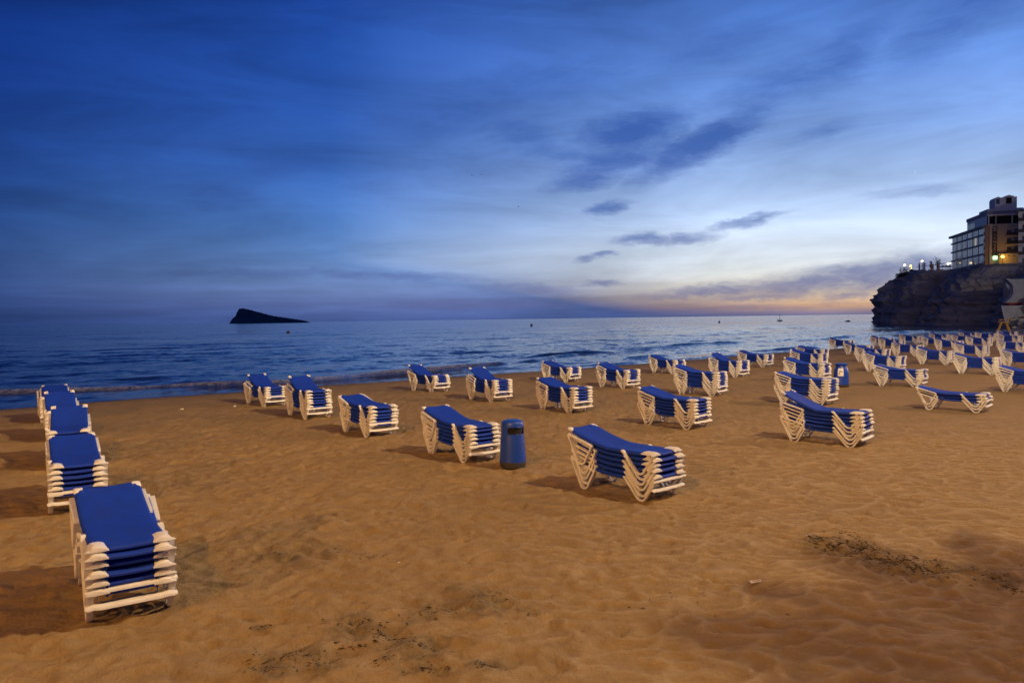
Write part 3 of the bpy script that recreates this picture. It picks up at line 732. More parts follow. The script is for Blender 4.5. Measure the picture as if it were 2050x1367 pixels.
# ------------------------------------------------------------------ lifeguard chair
p = ground(2009, 673); p.z = gz(p.x, p.y) - .05
o = empty('lifeguard_chair', p, R(-25)); tag(o, 'tall yellow wooden lifeguard chair on the sand before the cliff', 'lifeguard chair')
for sx_ in (-1, 1):
    for sy_ in (-1, 1):
        k = MB(); k.tube([(sx_*.82, sy_*.55, 0), (sx_*.22, sy_*.30, 1.75)], .062, 6); link('leg', k.mesh('chair_leg'), M['yellow'], o)
for zz, xx, yy in ((.45,.66,.48),(.85,.52,.42),(1.25,.38,.365)):
    for s_ in (-1, 1):
        k = MB(); k.tube([(s_*xx, -yy, zz), (s_*xx, yy, zz)], .045, 6); link('rung', k.mesh('chair_rung'), M['yellow'], o)
link('seat', MB().box(-.42,.42,-.40,.40,1.72,1.80).mesh('chair_seat', False, .01), M['yellow'], o)
k = MB(); k.loft([[(.30,-.36,1.80),(.38,-.36,1.80),(.38,.36,1.80),(.30,.36,1.80)],[(.50,-.36,2.35),(.58,-.36,2.35),(.58,.36,2.35),(.50,.36,2.35)]]); link('backrest', k.mesh('chair_back'), M['yellow'], o)
for s_ in (-1, 1):
    k = MB(); k.tube([(.40, s_*.38, 2.05), (-.40, s_*.38, 2.05), (-.40, s_*.38, 1.78)], .04, 6); link('armrest', k.mesh('chair_arm'), M['yellow'], o)

# ------------------------------------------------------------------ buoys, beacon, island, moon, birds
def sea_at(x, y): return ground(x, y, SEA)
p = sea_at(577, 667)
o = empty('marker_buoy', p); tag(o, 'round orange marker buoy floating off the island', 'buoy', 'buoys on the water')
link('float', MB().lathe([(.0,-.35),(.38,-.25),(.55,.1),(.5,.42),(.3,.66),(.0,.72)], 16).mesh('buoy_float', True), M['buoy'], o)
link('ring', MB().lathe([(.06,.7),(.1,.78),(.06,.86),(.0,.88)], 8).mesh('buoy_ring', True), M['dark'], o)
p = sea_at(1064, 653)
o = empty('marker_buoy', p); tag(o, 'dark green can buoy floating far off the beach', 'buoy', 'buoys on the water')
link('float', MB().lathe([(.3,-.4),(.52,-.2),(.52,.9),(.42,1.0),(.0,1.05)], 14).mesh('can_buoy', True), M['buoy_g'], o)
link('ring', MB().lathe([(.55,.30),(.57,.36),(.57,.46),(.55,.5)], 14).mesh('can_band', True), M['buoy'], o)
p = sea_at(1440, 646)
o = empty('marker_buoy', p); tag(o, 'dark conical buoy floating left of the beacon raft'.replace('left of', 'beside'), 'buoy', 'buoys on the water')
link('float', MB().lathe([(.4,-.4),(.65,0),(.45,.5),(.12,1.1),(.0,1.15)], 12).mesh('cone_buoy', True), M['dark'], o)
link('ring', MB().lathe([(.05,1.1),(.09,1.2),(.0,1.3)], 8).mesh('cone_top', True), M['dark'], o)
p = sea_at(1561, 643)
o = empty('beacon_raft', p); tag(o, 'dark beacon raft with a mast before the sunset', 'beacon')
k = MB(); k.loft([[(-.7,-.6,-.4),(.7,-.6,-.4),(.7,.6,-.4),(-.7,.6,-.4)],[(-1.45,-1.0,.55),(1.45,-1.0,.55),(1.45,1.0,.55),(-1.45,1.0,.55)]]); link('hull', k.mesh('raft_hull', False, .03), M['dark'], o)
for xx in (-1.2, -.6, .6, 1.2): link('post', MB().box(xx-.12,xx+.12,-.12,.12,.5,.95).mesh('raft_post'), M['dark'], o)
link('mast', MB().lathe([(.14,.5),(.10,3.4)], 8).mesh('mast', True), M['dark'], o)
link('lantern', MB().lathe([(.0,3.3),(.22,3.4),(.22,3.8),(.0,4.0)], 8).mesh('lantern', True), M['dark'], o)
p = sea_at(1698, 644)
k = MB(); k.lathe([(1.6,-.6),(1.3,.1),(.7,.55),(.0,.75)], 9)
for i, v in enumerate(k.v): k.v[i] = (v[0]*(1+.3*math.sin(3*v[1])), v[1], v[2]+.12*math.sin(4*v[0]))
o = link('sea_rock', k.mesh('sea_rock'), M['rock']); o.location = p; tag(o, 'small dark rock awash just off the headland point', 'rock')

YI = 3500.
prof = [(462,646),(464,645),(465,638),(470,634),(474,631),(475,624),(479,618),(486,617),(492,618),(515,624),(545,632),(575,636.5),(605,641),(616,643.2),(624,644.5)]
px = np.array([at(x, y, YI).x for x, y in prof]); pz = np.array([at(x, y, YI).z for x, y in prof]); pz[0] = pz[-1] = SEA-4
xs = np.linspace(px[0], px[-1], 120); ys = np.linspace(-40, 40, 36); XX, YY = np.meshgrid(xs, ys)
hh = np.interp(XX, px, pz); sec = np.clip(1-np.abs(YY/40)**1.7, 0, 1)
ZZ = SEA - 3 + (hh - SEA + 3)*sec + 5*fbm(XX*.03, YY*.03, ZZ*0 if False else 0., 4)*sec*np.clip(1-np.abs(YY)/30., .0, 1)*(np.abs(YY) > 6) - 5*np.abs(fbm(XX*.07+YY*.03, YY*.10, 2.0, 3))*sec*(np.abs(YY) > 4) + 1.6*fbm(XX*.12, YY*.05, 5.0, 3)*sec
me = grid_mesh('island', np.stack([XX, YI+YY, ZZ], -1), 120, 36); me.polygons.foreach_set('use_smooth', [False]*len(me.polygons))
tag(link('island', me, M['island']), kind='structure')

c = at(1828, 345, 20000.)
k = MB(); ang = np.linspace(-75, 75, 17); rad = 60.
outer = [(rad*math.cos(R(a)), rad*math.sin(R(a))) for a in ang]; inner = [(rad*.80*math.cos(R(a))*1.0 + 3, rad*math.sin(R(a))*.985) for a in ang]
inner = [(min(i[0], q[0]-.3), i[1]) for i, q in zip(inner, outer)]
k.loft([[(x, -4, z) for x, z in outer] + [(x, -4, z) for x, z in inner[::-1]], [(x, 4, z) for x, z in outer] + [(x, 4, z) for x, z in inner[::-1]]])
o = link('moon', k.mesh('moon'), M['moon']); o.location = c; o.rotation_euler = (0, R(20), R(-28)); tag(o, 'thin pale crescent moon low in the evening sky', 'moon')

bm_ = MB(); bm_.loft([[(-.55,0,.10),(-.55,.05,.11),(-.54,.03,.09)],[(-.25,-.06,.16),(-.25,.08,.16),(-.25,.02,.13)],[(0,-.10,.02),(0,.12,.02),(0,0,-.05)],[(.25,-.06,.16),(.25,.08,.16),(.25,.02,.13)],[(.55,0,.10),(.55,.05,.11),(.54,.03,.09)]])
bird_me = bm_.mesh('bird_wings', True); bird_me.materials.append(M['bird'])
bb_ = MB(); bb_.tube([(0,-.24,.0),(0,-.16,.01),(0,0,-.01),(0,.16,.0),(0,.3,.0)], .045, 6, .02); bird_b = bb_.mesh('bird_body', True); bird_b.materials.append(M['bird'])
for x, y, rz, lab in ((945,352,20,'leading bird of the gliding pair above the island side'),(963,350,-15,'trailing bird of the gliding pair above the island side'),(1038,414,40,'single bird gliding below the dark cloud')):
    o = empty('bird', at(x, y, 190), R(rz)); tag(o, lab, 'bird', 'birds over the sea'); link('wings', bird_me, None, o); link('body', bird_b, None, o)

# ------------------------------------------------------------------ headland cliff
ring0 = [(128,132),(106,150),(104,160),(111,171),(118,184),(124,199),(116.5,205),(118.5,220),(127,233),(121.5,237),(123.8,251),(125.6,263),(134,272),(165,300),(230,310),(320,260),(320,140),(200,110)]
hts   = [   6,      6,       6,       8,      13.5,    15.0,     15.6,     15.8,      16.2,     16.4,     16.8,     17.0,    17.2,    17.6,     17.6,     17,      14,     8]
ins   = [   9,      7,       9,       11,       12,     13,       14,       14,        14,       11,      10,      10,     10,      14,     14,     14,      14,     14]
def densify(vals, n):
    a = np.array(vals + [vals[0]], float); d_ = np.array(ring0 + [ring0[0]], float)
    L = np.concatenate([[0], np.cumsum(np.hypot(*np.diff(d_, axis=0).T))])
    return np.interp(np.linspace(0, L[-1], n, endpoint=False), L, a)
NR, NV = 620, 60
cx, cy = densify([q[0] for q in ring0], NR), densify([q[1] for q in ring0], NR)
ch, ci = densify(hts, NR), densify(ins, NR)
def smooth(a, k=9):
    e = np.concatenate([a[-k:], a, a[:k]]); return np.convolve(e, np.ones(k)/k, 'same')[k:-k]
cx, cy, ch, ci = smooth(cx, 7), smooth(cy, 7), smooth(ch, 15), smooth(ci, 15)
sx_c, sy_c = smooth(cx, 45), smooth(cy, 45)
tx, ty = np.roll(sx_c, -1)-np.roll(sx_c, 1), np.roll(sy_c, -1)-np.roll(sy_c, 1); ln = np.hypot(tx, ty); nx_, ny_ = ty/ln, -tx/ln     # one side
area = np.sum(cx*np.roll(cy, -1)-np.roll(cx, -1)*cy)
if area < 0: nx_, ny_ = -nx_, -ny_                                        # outward
V = np.linspace(0, 1, NV)[:, None]
prof_in = np.interp(V, [0,.06,.12,.3,.55,.72,.86,1], [0,.06,.20,.27,.40,.55,.76,1.0])
zc = -3 + (ch[None, :]+3)*V
px_, py_ = cx[None, :] - nx_*ci*prof_in, cy[None, :] - ny_*ci*prof_in
lay = perlin(zc*.55 + .04*px_ + .5*perlin(px_*.03, py_*.03), px_*.018, py_*.018)
big = fbm(px_*.07, py_*.07, zc*.09, 4); sm = fbm(px_*.35, py_*.35, zc*.5, 4); crv = -np.clip(np.abs(perlin(px_*.10+3, py_*.10, zc*.05))*-1+.18, 0, 1)*7
env = np.sin(np.pi*np.clip(V*.93+.07, 0, 1))**.5
dsp = (1.9*lay + 2.6*big + 1.6*sm + crv)*env
px_ += nx_*dsp; py_ += ny_*dsp; zc = zc + (.5*sm + .6*big)*np.clip(V*3, 0, 1)
Vt = np.stack([px_, py_, zc], -1)
idx = np.arange(NR); fcs = []
for i in range(NV-1):
    a = i*NR + idx; b2 = i*NR + (idx+1) % NR
    fcs.append(np.stack([a, b2, b2+NR, a+NR], 1))
fcs = np.concatenate(fcs).tolist(); fcs.append(list(((NV-1)*NR + idx)))
me = mesh('headland', Vt.reshape(-1, 3), fcs)
bm = bmesh.new(); bm.from_mesh(me); bmesh.ops.recalc_face_normals(bm, faces=bm.faces); bm.to_mesh(me); bm.free()
def rock_mat():
    mt = bpy.data.materials.new('layered_cliff_rock'); mt.use_nodes = True
    t = NT(mt.node_tree); b = t.n['Principled BSDF']; co = t.new('ShaderNodeTexCoord').outputs['Object']
    st = t.noise(t.mapping(co, scale=(.05,.05,.9)), 1.0, 6, .65, dist=.6); pt = t.noise(co, .16, 5, .6); fn = t.noise(co, 1.6, 5, .7)
    c = t.mix(t.mr(st, .35, .65), (.47,.45,.42,1), (.27,.26,.245,1)); c = t.mix(t.mr(pt, .52, .72, 0, .8), c, (.16,.15,.10,1)); c = t.mix(t.mr(fn, .55, .75, 0, .5), c, (.12,.105,.09,1))
    t.l.new(c, b.inputs['Base Color']); b.inputs['Roughness'].default_value = .95; b.inputs['Specular IOR Level'].default_value = .2
    bn = t.new('ShaderNodeBump'); bn.inputs['Strength'].default_value = .8; bn.inputs['Distance'].default_value = .6
    t.l.new(t.math('ADD', fn, st), bn.inputs['Height']); t.l.new(bn.outputs[0], b.inputs['Normal']); return mt
tag(link('headland', me, rock_mat()), kind='structure')

# ------------------------------------------------------------------ hotel on the headland
# local frame: x along the camera-facing side (to the right), y along the glazed side (away), z up
C0 = Vector((144., 225., 0)); yv = Vector((152.8-144, 257-225, 0)).normalized(); hz = math.atan2(yv.y, yv.x) - math.pi/2
ZB = 15.2; FL = 2.94; LY = 33.2
ho = empty('cliff_hotel', (C0.x, C0.y, ZB), hz)
tag(ho, 'glass-fronted cliff-top hotel with sand-coloured end wall and corner tower', 'building')
def part(name, b, mat, par, bev=0.0): return link(name, b.mesh(name, False, bev), M[mat], par)
ZR = FL*4.75                                   # roof of the glazed block
z0f = [0.0, FL*.86, FL*1.86, FL*2.86, FL*3.86]   # floor levels
part('wall', MB().box(.5, 12, .4, LY-.1, -2.5, ZR-.4), 'frame', ho)
for i, z in enumerate(z0f[1:] ): part('floor_slab', MB().box(-.25, .5, 1.1, LY+.15, z-.30, z+.12), 'slab', ho)
part('roof_slab', MB().box(-.45, 12, 1.1, LY+1.9, ZR-.62, ZR+.10), 'slab', ho)
part('floor_slab', MB().box(-.25, .5, 1.1, LY+.15, -.55, -.1), 'slab', ho)
lit = {(0,0):'roomglow', (1,0):'roomglow', (3,0):'glass_lit', (1,3):'glass_lit', (0,4):'curtain', (3,4):'curtain'}
bay = (LY-1.3)/6
for c in range(6):
    for f in range(5):
        z1 = z0f[f]+.12; z2 = (z0f[f+1]-.30) if f < 4 else ZR-.62
        y1 = 1.2 + c*bay + .16; y2 = 1.2 + (c+1)*bay - .16
        wn_ = part('window', MB().box(.14, .24, y1, y2, z1+.05, z2-.04), 'frame', ho)
        npn = 3
        for q in range(npn):
            a = y1 + .10 + q*(y2-y1-.1)/npn; b2 = y1 + (q+1)*(y2-y1)/npn - .04
            l_ = lit.get((c, f)); r_ = rng.random()
            mt = 'glass'
            if l_ and q == 1: mt = l_ if f else 'roomglow'
            elif l_: mt = 'curtain'
            elif r_ < .38: mt = 'curtain'
            zt = z2-.10
            if l_ and f == 0 and q == 1:
                part('lamp_glow', MB().box(.115, .135, a+.2, b2-.2, z1+1.2, z1+1.75), 'roomglow', wn_); mt = 'curtain'
            part('pane', MB().box(.12-.02*(f == 0 and 1), .145, a, b2, z1+.12, zt), mt, wn_)
    if c: part('pier', MB().box(.02, .5, 1.2+c*bay-.15, 1.2+c*bay+.15, 0, ZR-.62), 'frame', ho)
for f in range(1, 4):
    bal = part('balcony', MB().box(1.5, 5, LY-.05, LY+1.7, z0f[f]-.25, z0f[f]+.0), 'slab', ho)
    part('balustrade', MB().box(.9, 1.5, LY, LY+1.6, z0f[f]+.0, z0f[f]+1.0), 'rail', bal)
# corner strip with dark windows, sand-coloured end wall
part('corner_wall', MB().box(-.12, 12, -.0, 1.15, -2.5, ZR+.0), 'brown', ho)
for f in range(6): part('slit_window', MB().box(-.16, -.10, .35, .85, .9+f*2.2, 2.3+f*2.2), 'glass', ho)
part('end_wall', MB().box(1.0, 9.4, -.35, -.02, -2.6, ZR-.3), 'render_sand', ho)
sg_ = part('name_sign', MB().box(1.75, 2.95, -.62, -.36, 4.6, ZR-.5), 'sign_panel', ho)
for i, chx in enumerate('VENECIA'):
    cu = bpy.data.curves.new('letter', 'FONT'); cu.body = chx; cu.size = 1.05; cu.extrude = .05; cu.align_x = 'CENTER'; cu.align_y = 'CENTER'
    tmp = bpy.data.objects.new('tmp', cu); col.objects.link(tmp); bpy.context.view_layer.update()
    me = bpy.data.meshes.new_from_object(tmp.evaluated_get(bpy.context.evaluated_depsgraph_get())); bpy.data.objects.remove(tmp)
    me.name = 'letter'; me.materials.clear(); L = link('letter', me, M['letters'], sg_); L.location = (2.35, -.68, ZR-3.15-i*1.04); L.rotation_euler = (R(90), 0, 0)
for i in range(3): part('sign_bar', MB().box(1.95, 2.75, -.70, -.63, ZR-1.0-i*.5, ZR-.78-i*.5), 'letters', sg_)
part('lit_sign', MB().box(1.9, 2.9, -.95, -.4, 3.5, 4.5), 'shop', ho)
for f in range(3):
    z = 5.4 + f*2.55
    bal = part('balcony', MB().box(5.2, 8.9, -1.35, -.34, z-.25, z), 'render_sand', ho)
    part('balustrade', MB().box(5.25, 8.85, -1.33, -1.25, z, z+.95), 'rail', bal)
    part('balcony_door', MB().box(7.6, 8.7, -.40, -.33, z, z+2.0), 'glass', bal)
    part('balcony_window', MB().box(5.6, 6.7, -.40, -.33, z+.4, z+1.7), 'glass', bal)
part('porch_block', MB().box(2.9, 9.0, -2.3, -.36, 1.9, 5.0), 'render_sand', ho)
for xx in (5.3, 6.7): part('vent', MB().box(xx, xx+.35, -2.36, -2.29, 4.2, 4.5), 'hole', ho)
part('entrance', MB().box(3.2, 8.8, -.45, -.34, -1.2, 1.85), 'brown', ho)
for f in range(3):
    bal = part('balcony', MB().box(9.0, 10.1, -.9, 1.2, 2.6+f*3, 2.9+f*3), 'render_sand', ho); part('balustrade', MB().box(9.0, 10.05, -.88, -.8, 2.9+f*3, 3.8+f*3), 'rail', bal)
# roof storey: set-back penthouse, open loggia, tower
ph = part('penthouse', MB().box(.9, 11, 1.0, 20, ZR+.1, ZR+3.2), 'frame', ho)
for q in range(6): part('pane', MB().box(.82, .92, 12.4+q*1.25, 13.4+q*1.25, ZR+.5, ZR+2.2), 'curtain' if q in (3, 4) else 'glass', ph)
part('parapet', MB().box(.7, 11, .8, 20.2, ZR+3.2, ZR+4.2), 'slab', ph)
part('roof_block', MB().box(1.0, 10.5, 1.4, 9.0, ZR+3.2, ZR+5.0), 'render_white', ho)
lg = part('loggia', MB().box(.6, 9.6, -.28, 1.3, ZR-.3, ZR+.2), 'render_sand', ho)
for xx in (.7, 2.6, 6.9, 9.3): part('column', MB().box(xx, xx+.22, -.26, .0, ZR+.2, ZR+2.7), 'render_white', lg)
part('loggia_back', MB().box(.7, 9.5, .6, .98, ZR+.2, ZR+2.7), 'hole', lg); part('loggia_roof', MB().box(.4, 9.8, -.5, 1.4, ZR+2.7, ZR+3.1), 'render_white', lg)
k = MB(); prof_t = [(3.0,0),(3.0,4.7),(3.3,5.3),(3.9,5.5),(4.5,5.2),(5.4,5.2),(6.0,5.7),(6.8,5.9),(7.6,5.6),(8.1,5.3),(8.8,5.3),(8.8,0)]
k.loft([[(x, 1.5, ZR+3.1+z) for x, z in prof_t], [(x, 6.5, ZR+3.1+z) for x, z in prof_t]])
tw = part('tower', k, 'render_white', ho)
part('tower_window', MB().box(5.9, 7.4, 1.40, 1.52, ZR+6.4, ZR+8.2), 'hole', tw); part('tower_window', MB().box(3.3, 4.2, 1.40, 1.52, ZR+6.4, ZR+8.0), 'glass', tw)
k = MB(); k.tube([(8.5, 3, ZR+8.2), (8.5, 3, ZR+9.1)], .06, 5); part('antenna', k, 'dark', tw)
# X-braced deck under the glazed side
dk_ = part('deck', MB().box(-3.2, .2, 3, 26, -1.5, -1.15), 'slab', ho)
for q in range(5):
    y1 = 4 + q*4.2
    k = MB(); k.tube([(-3.2, y1, -3.6), (-3.2, y1+4.0, -1.4)], .12, 4).tube([(-3.2, y1, -1.4), (-3.2, y1+4.0, -3.6)], .12, 4).tube([(-3.2, y1, -3.8), (-3.2, y1, -1.4)], .14, 4)
    part('cross_brace', k, 'frame', dk_)

# neighbouring apartment block
nb = empty('apartment_block', (139.6, 204, 0), R(-37)); tag(nb, 'white apartment block with dark balcony rails beside the cliff hotel', 'building')
part('wall', MB().box(0, 22, 0, 16, 6, 30.2), 'render_white', nb)
k = MB(); k.loft([[(-.6,-1.2,30.2),(23,-1.2,30.2),(23,17,30.2),(-.6,17,30.2)],[(5,4,33),(18,4,33),(18,12,33),(5,12,33)]]); part('roof', k, 'slab', nb)
for f in range(6):
    z = 12.2 + f*3.05
    bal = part('balcony', MB().box(.1, 12, -1.4, 0, z-.5, z), 'render_white', nb); part('balustrade', MB().box(.1, 12, -1.45, -1.35, z+.02, z+.95), 'rail', bal)
    for xx in (.9, 4.2): part('window', MB().box(xx, xx+1.3, -.06, .06, z+.1, z+2.2), 'glass', nb)
# stair wall, red band, low white wall at the foot of the cliff
st_ = empty('stair_wall', at(2018, 605, 166)); tag(st_, 'sloping white stair wall with red band below the apartment block', 'wall')
A0 = at(2018, 605, 166)
def rel(x, y): q = at(x, y, 166) - A0; return q.x, q.z
pts = [rel(2014,558), rel(2020,557), rel(2030,568), rel(2070,612-4), rel(2110,640-4), rel(2110,606), rel(2012,606), rel(2024,594), rel(2029,586), rel(2029,572), rel(2024,565)]
pts = [rel(2014,558), rel(2020,557), rel(2030,570), rel(2052,593), rel(2075,606), rel(2012,606), rel(2024,596), rel(2029,586), rel(2028,572), rel(2022,565)]
k = MB(); k.loft([[(x, 0, z) for x, z in pts], [(x, 1.2, z) for x, z in pts]]); part('wall', k, 'wall_white_dimmed', st_)
xq, zq = rel(2032, 606); xr, zr = rel(2130, 556); part('back_wall', MB().box(xq, xr, 3.0, 4.0, zq, zr), 'wall_white_dimmed', st_)
x0, z0_ = rel(2013, 611); x1, z1_ = rel(2120, 605); part('red_band', MB().box(x0, x1, -1.2, .9, z0_, z1_+.03), 'red', st_)
lw = empty('low_wall', at(2006, 635, 160)); tag(lw, 'low white retaining wall above the rocks behind the lifeguard chair', 'wall')
A0 = at(2006, 635, 160)
k = MB(); x1, z1_ = (at(2130, 611, 160)-A0).x, (at(2006, 612, 160)-A0).z; k.loft([[(.6,0,-1),(x1,0,-1),(x1,.8,-1),(1.0,.8,-1)],[(-.2,0,z1_),(x1,0,z1_),(x1,.8,z1_),(.3,.8,z1_)]]); part('wall', k, 'wall_white_dimmed', lw)
part('recess', MB().box(.9, 1.6, -.05, .1, z1_*.35, z1_*.8), 'slab', lw)

# ------------------------------------------------------------------ lamps, planting and terrace on the headland
def cliff_lamp(px, py, Y, mat, lab, size=.42, base=None, light=0, lc=(1,.7,.3)):
    p = at(px, py, Y); zb = base if base is not None else p.z-3.2
    o = empty('globe_lamp', (p.x, p.y, zb)); tag(o, lab, 'lamp', 'lit lamps on the headland')
    link('post', MB().lathe([(.10,-.8),(.07,p.z-zb-size*.9)], 8).mesh('globe_post', True), M['dark'], o)
    link('globe', MB().lathe([(.02,-size),(size*.72,-size*.7),(size,0),(size*.72,size*.7),(.02,size)], 14, (0,0,p.z-zb)).mesh('globe', True), M[mat], o)
    if light:
        ld = bpy.data.lights.new('globe_light', 'POINT'); ld.energy = light; ld.color = lc; ld.shadow_soft_size = size*1.05
        lo = bpy.data.objects.new('globe_light', ld); col.objects.link(lo); lo.parent = o; lo.location = (0, -size*1.6, p.z-zb)
cliff_lamp(1811, 531, 252, 'globe_white', 'white globe lamp in the bush at the tip of the headland', 0.37, 17)
cliff_lamp(1823, 532.5, 250, 'globe_yellow', 'yellow globe lamp over the bush at the tip of the headland', 0.32, 17)
cliff_lamp(1824.5, 538, 248, 'globe_yellow', 'small low yellow lamp beside the headland bush', 0.2, 17)
cliff_lamp(1846, 523, 248, 'globe_white', 'tall white globe lamp above the headland shrubs', 0.33, 17)
cliff_lamp(1898, 528, 250, 'globe_white', 'warm white globe lamp beside the hotel terrace', 0.33, 16)
cliff_lamp(1902.5, 527, 254, 'globe_white', 'small dim globe lamp against the hotel terrace corner', 0.2, 16)
cliff_lamp(2007, 514, 220.6, 'globe_yellow', 'bright yellow street lamp in front of the hotel end wall', .42, 14.5, 260, (1,.55,.06))

def bush(name, px, py, Y, rx, rz, lab, n=260, trunk=False, grp='plants on the headland'):
    c = at(px, py, Y); o = empty(name, (c.x, c.y, c.z - rz - (1.2 if trunk else .3))); tag(o, lab, 'tree' if trunk else 'bush', grp)
    hgt = c.z - o.location.z; k = MB(); r_ = random.Random(int(px*13+py))
    lobes = [(r_.uniform(-.6,.6)*rx, r_.uniform(-.5,.5)*rx, hgt + r_.uniform(-.6,.7)*rz, r_.uniform(.28,.5)) for _ in range(7)]
    for _ in range(n):
        lx, ly, lz, lr = r_.choice(lobes); a, e, q = r_.uniform(0, 6.28), r_.uniform(-1.4, 1.5), r_.random()**.4
        x, y, z = lx + math.cos(a)*math.cos(e)*q*lr*rx*1.5, ly + math.sin(a)*math.cos(e)*q*lr*rx*1.5, max(.05, lz + math.sin(e)*q*lr*rz*1.5)
        s = r_.uniform(.10, .24); u = Vector((r_.gauss(0,1), r_.gauss(0,1), r_.gauss(0,1))).normalized()*s; v = u.orthogonal().normalized()*s*.6
        v.rotate(Matrix.Rotation(r_.uniform(0, 6.28), 3, u)); P0 = Vector((x, y, z))
        k.add([P0-u, P0+v, P0+u, P0-v], [(0,1,2,3)])
    link('crown', mesh('crown', k.v, k.f), M['leaf'], o)
    t = MB(); t.tube([(0,0,-1.0), (.05,.02,hgt*.5), (0,.05,hgt)], .16 if trunk else .1, 6, .05)
    for q in lobes[:4]: t.tube([(.03,.02,hgt*.55), (q[0]*.5, q[1]*.5, (hgt*.55+q[2])*.5+.2), q[:3]], .06, 5, .02)
    link('trunk', t.mesh('trunk', True), M['bark'], o)
BUSH = [('headland_bush',1812,544,250,1.7,1.6,'rounded bush below the white lamp at the headland tip'),('headland_bush',1823,546,248,1.4,1.5,'bush glowing under the yellow lamp at the headland tip'),
 ('headland_bush',1832,552,246,2.2,.9,'low spreading bush on the headland edge past the tip lamps'),('slender_tree',1841,537,246,.55,2.2,'slender upright tree just before the tall globe lamp'),
 ('slender_tree',1850,536,256,.7,2.0,'slender tree standing right under the tall globe lamp'),('headland_bush',1846,551,240,2.0,1.2,'dense dark bush below the slender headland trees'),
 ('headland_bush',1856,553,246,1.8,1.2,'dark bush at the near end of the terrace wall'),('slender_tree',1864,531,258,.55,1.3,'small dark tree over the terrace canopy'),
 ('open_tree',1877,524,262,1.3,1.5,'open-branched tree with airy crown above the terrace'),('headland_bush',1888,557,236,2.4,1.0,'low dark bush hanging below the terrace'),
 ('headland_bush',1902,558,232,2.0,1.1,'dark bush at the glazed foot of the hotel'),('headland_bush',1975,552,214,2.6,1.2,'dark bush at the corner under the hotel end wall'),
 ('headland_bush',1995,560,206,3.0,2.0,'large dark bush spilling down the cliff below the street lamp'),('headland_bush',2014,556,200,2.2,2.0,'dark bush beside the top of the stair wall'),
 ('headland_bush',1800,552,248,1.6,.7,'low bush on the outermost cliff edge')]
for q in BUSH: bush(*q, trunk=q[0] in ('slender_tree','open_tree'), n=420 if 'bush' in q[0] else 200)

te = empty('terrace', at(1880, 546, 246)); tag(te, 'pale railed terrace with pillars and a dark canopy beside the hotel', 'terrace')
T0 = at(1880, 546, 246)
def trel(x, y): q = at(x, y, 246)-T0; return q.x, q.z
xa, za = trel(1857, 548); xb, zb_ = trel(1906, 541)
part('base_wall', MB().box(xa, xb, -.4, 8, za-1.6, za+.4), 'render_white', te)
for x in (1868, 1880): a, z = trel(x, 540); part('pillar', MB().box(a-.35, a+.35, .2, .9, za+.4, za+3.2), 'render_sand', te)
for i in range(22):
    a = xa + .2 + (xb-xa-.4)*i/21.; part('baluster', MB().box(a-.05, a+.05, -.3, -.2, za+.4, za+1.35), 'render_white', te)
part('handrail', MB().box(xa, xb, -.36, -.14, za+1.35, za+1.47), 'render_white', te)
xc, _ = trel(1855, 540); xd, _ = trel(1893, 540); k = MB(); k.loft([[(xc,.5,za+2.6),(xd,.5,za+3.3),(xd,6,za+3.3),(xc,6,za+2.6)],[(xc,.5,za+2.75),(xd,.5,za+3.5),(xd,6,za+3.5),(xc,6,za+2.75)]]); part('canopy', k, 'brown', te)
for i, x in enumerate((1887, 1894, 1901)):
    q = at(x, 541, 248); o = empty('terrace_parasol', (q.x, q.y, q.z-1.2)); tag(o, ['white terrace parasol beside the dark canopy', 'white terrace parasol between its two neighbours by the hotel', 'white terrace parasol against the hotel glass'][i], 'parasol', 'parasols on the hotel terrace')
    part('canopy', MB().lathe([(1.1,2.2),(.5,2.65),(.03,2.9)], 8), 'paper', o); part('pole', MB().lathe([(.05,0),(.05,2.6)], 6), 'dark', o)

# ------------------------------------------------------------------ seaweed, litter
def weed(name, spots, n, lab, seed):
    r_ = random.Random(seed); k = MB()
    tot = sum(s[4] for s in spots)
    for (cx_, cy_, rx, ry, wgt, sl) in spots:
        for _ in range(int(n*wgt/tot)):
            a, q = r_.uniform(0, 6.28), abs(r_.gauss(0, .75)); ox = math.cos(a)*q*rx
            p = ground(cx_ + ox, cy_ + math.sin(a)*q*ry + ox*sl); z = gz0(p.x, p.y)
            s = r_.uniform(.003, .012)*(1.8 if r_.random() < .10 else 1); th = r_.uniform(0, 3.14); L = s*r_.uniform(1.0, 2.6)
            u = Vector((math.cos(th), math.sin(th), r_.uniform(-.1, .25)))*L; v = Vector((-math.sin(th), math.cos(th), 0))*s*.5
            P0 = Vector((p.x, p.y, z+.004)); up = Vector((0,0,s*r_.uniform(.25, .8)))
            k.add([P0-u, P0-v, P0+u, P0+v, P0+up], [(0,1,4),(1,2,4),(2,3,4),(3,0,4)])
    tag(link(name, mesh(name, k.v, k.f), M['seaweed']), lab, 'seaweed', kind='stuff')
_zi = {}
def gz0(x, y):
    i = min(max(np.searchsorted(gx, x)-1, 0), len(gx)-2); j = min(max(np.searchsorted(gy, y)-1, 0), len(gy)-2)
    u, v = (x-gx[i])/(gx[i+1]-gx[i]), (y-gy[j])/(gy[j+1]-gy[j])
    return float((Z_[j,i]*(1-u)+Z_[j,i+1]*u)*(1-v) + (Z_[j+1,i]*(1-u)+Z_[j+1,i+1]*u)*v)
weed('seaweed_patch', [(1640,1085,26,10,3,.1),(1670,1100,40,10,3,.15),(1730,1100,55,16,3,.3),(1765,1122,70,18,4,.25),(1830,1140,55,12,3,.2),(1880,1140,60,14,1.2,.3),(1990,1155,45,8,1.2,.25),(2030,1180,25,5,.6,.2),(1700,1075,80,14,.8,.2)], 1500,
     'dark broken seaweed strewn over the pale rippled sand', 3)
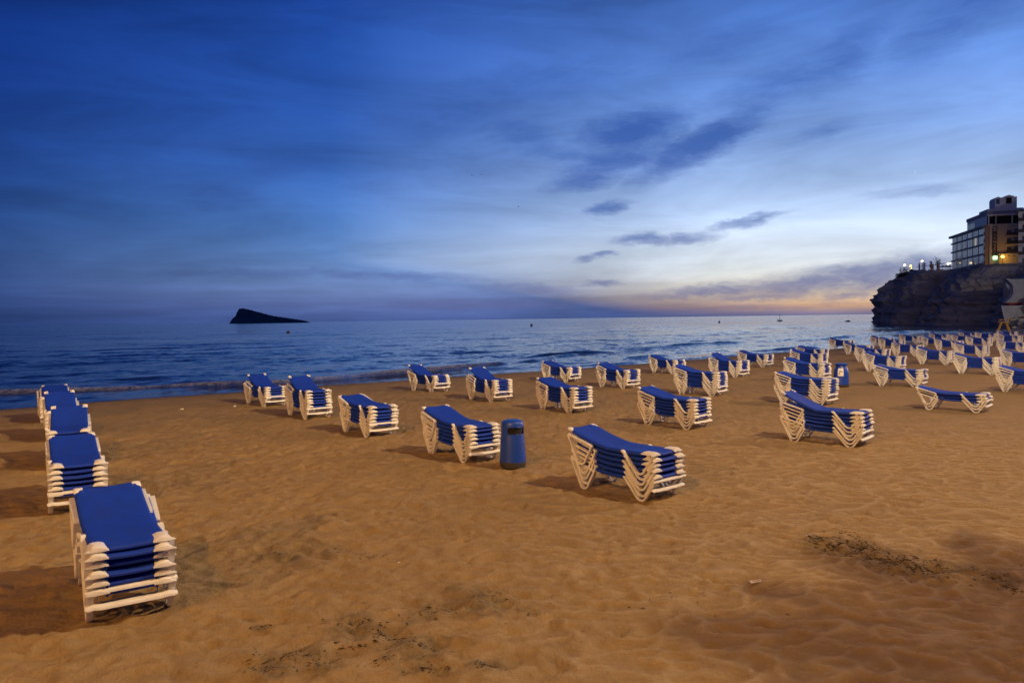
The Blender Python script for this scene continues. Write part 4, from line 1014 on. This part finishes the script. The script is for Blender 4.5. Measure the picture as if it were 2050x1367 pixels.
weed('seaweed_litter', [(530,1255,22,6,1.5,0),(720,1250,80,12,2,0),(760,1270,40,10,2,.1),(580,1320,90,16,3,-.1),(640,1335,40,14,2,0),(540,1350,60,10,2,0),(700,1300,60,10,1,0),(830,1300,80,14,2,0),(870,1230,110,22,2,.0),(960,1200,60,20,2,0),
     (970,1340,26,8,2.5,0),(860,1345,50,7,1.5,-.1),(770,1330,40,7,1,-.2),(560,1110,80,6,1.2,-.1),(670,1100,30,6,.8,0),(740,1112,50,8,.8,0),(870,1060,50,7,.7,0),(920,1072,50,6,.7,0),(640,910,6,3,.3,0),(570,860,120,30,.6,0),(1000,1000,300,60,.8,0),(1300,1200,300,80,.8,0)], 900,
     'scattered crumbs of dry seaweed over the trampled orange sand', 5)
p = ground(1513, 1168); z = gz0(p.x, p.y)
o = empty('paper_ticket', (p.x, p.y, z+.012), R(4)); o.rotation_euler = (R(5), R(-3), R(6)); tag(o, 'small crumpled white ticket lying on the rippled sand', 'litter')
k = MB(); k.loft([[(-.058,-.026,0),(-.02,-.028,.004),(.03,-.018,.001),(.06,-.012,.006),(.056,.026,.004),(.0,.027,.001),(-.056,.026,.003)], [(-.058,-.026,.002),(-.02,-.028,.006),(.03,-.018,.003),(.06,-.012,.008),(.056,.026,.006),(.0,.027,.003),(-.056,.026,.005)]]); part('card', k, 'paper', o)
part('print', MB().box(-.034, .046, -.006, .016, .0066, .0082), 'ink2', o)
for i, (x, y, s, lab) in enumerate(((799,1126,.016,'white shell scrap on trampled sand near the crumbs of seaweed'),(931,1131,.012,'tiny white shell scrap alone on the trampled sand'),(364,821,.05,'white scrap on bare sand behind the tight row'),(470,815,.06,'pale scrap on wet sand by the slotted bin row'))):
    p = ground(x, y); k = MB(); r_ = random.Random(i)
    ring_ = [(s*(1+.4*r_.uniform(-1,1))*math.cos(q), s*.6*(1+.4*r_.uniform(-1,1))*math.sin(q)) for q in np.linspace(0, 5.4, 7)]
    k.loft([[(a, b_, 0) for a, b_ in ring_], [(a*.7, b_*.7, s*.5) for a, b_ in ring_]]); o = link('shell_scrap', k.mesh('scrap'), M['paper']); o.location = (p.x, p.y, gz0(p.x, p.y)-.001); tag(o, lab, 'litter', 'white scraps on the sand')
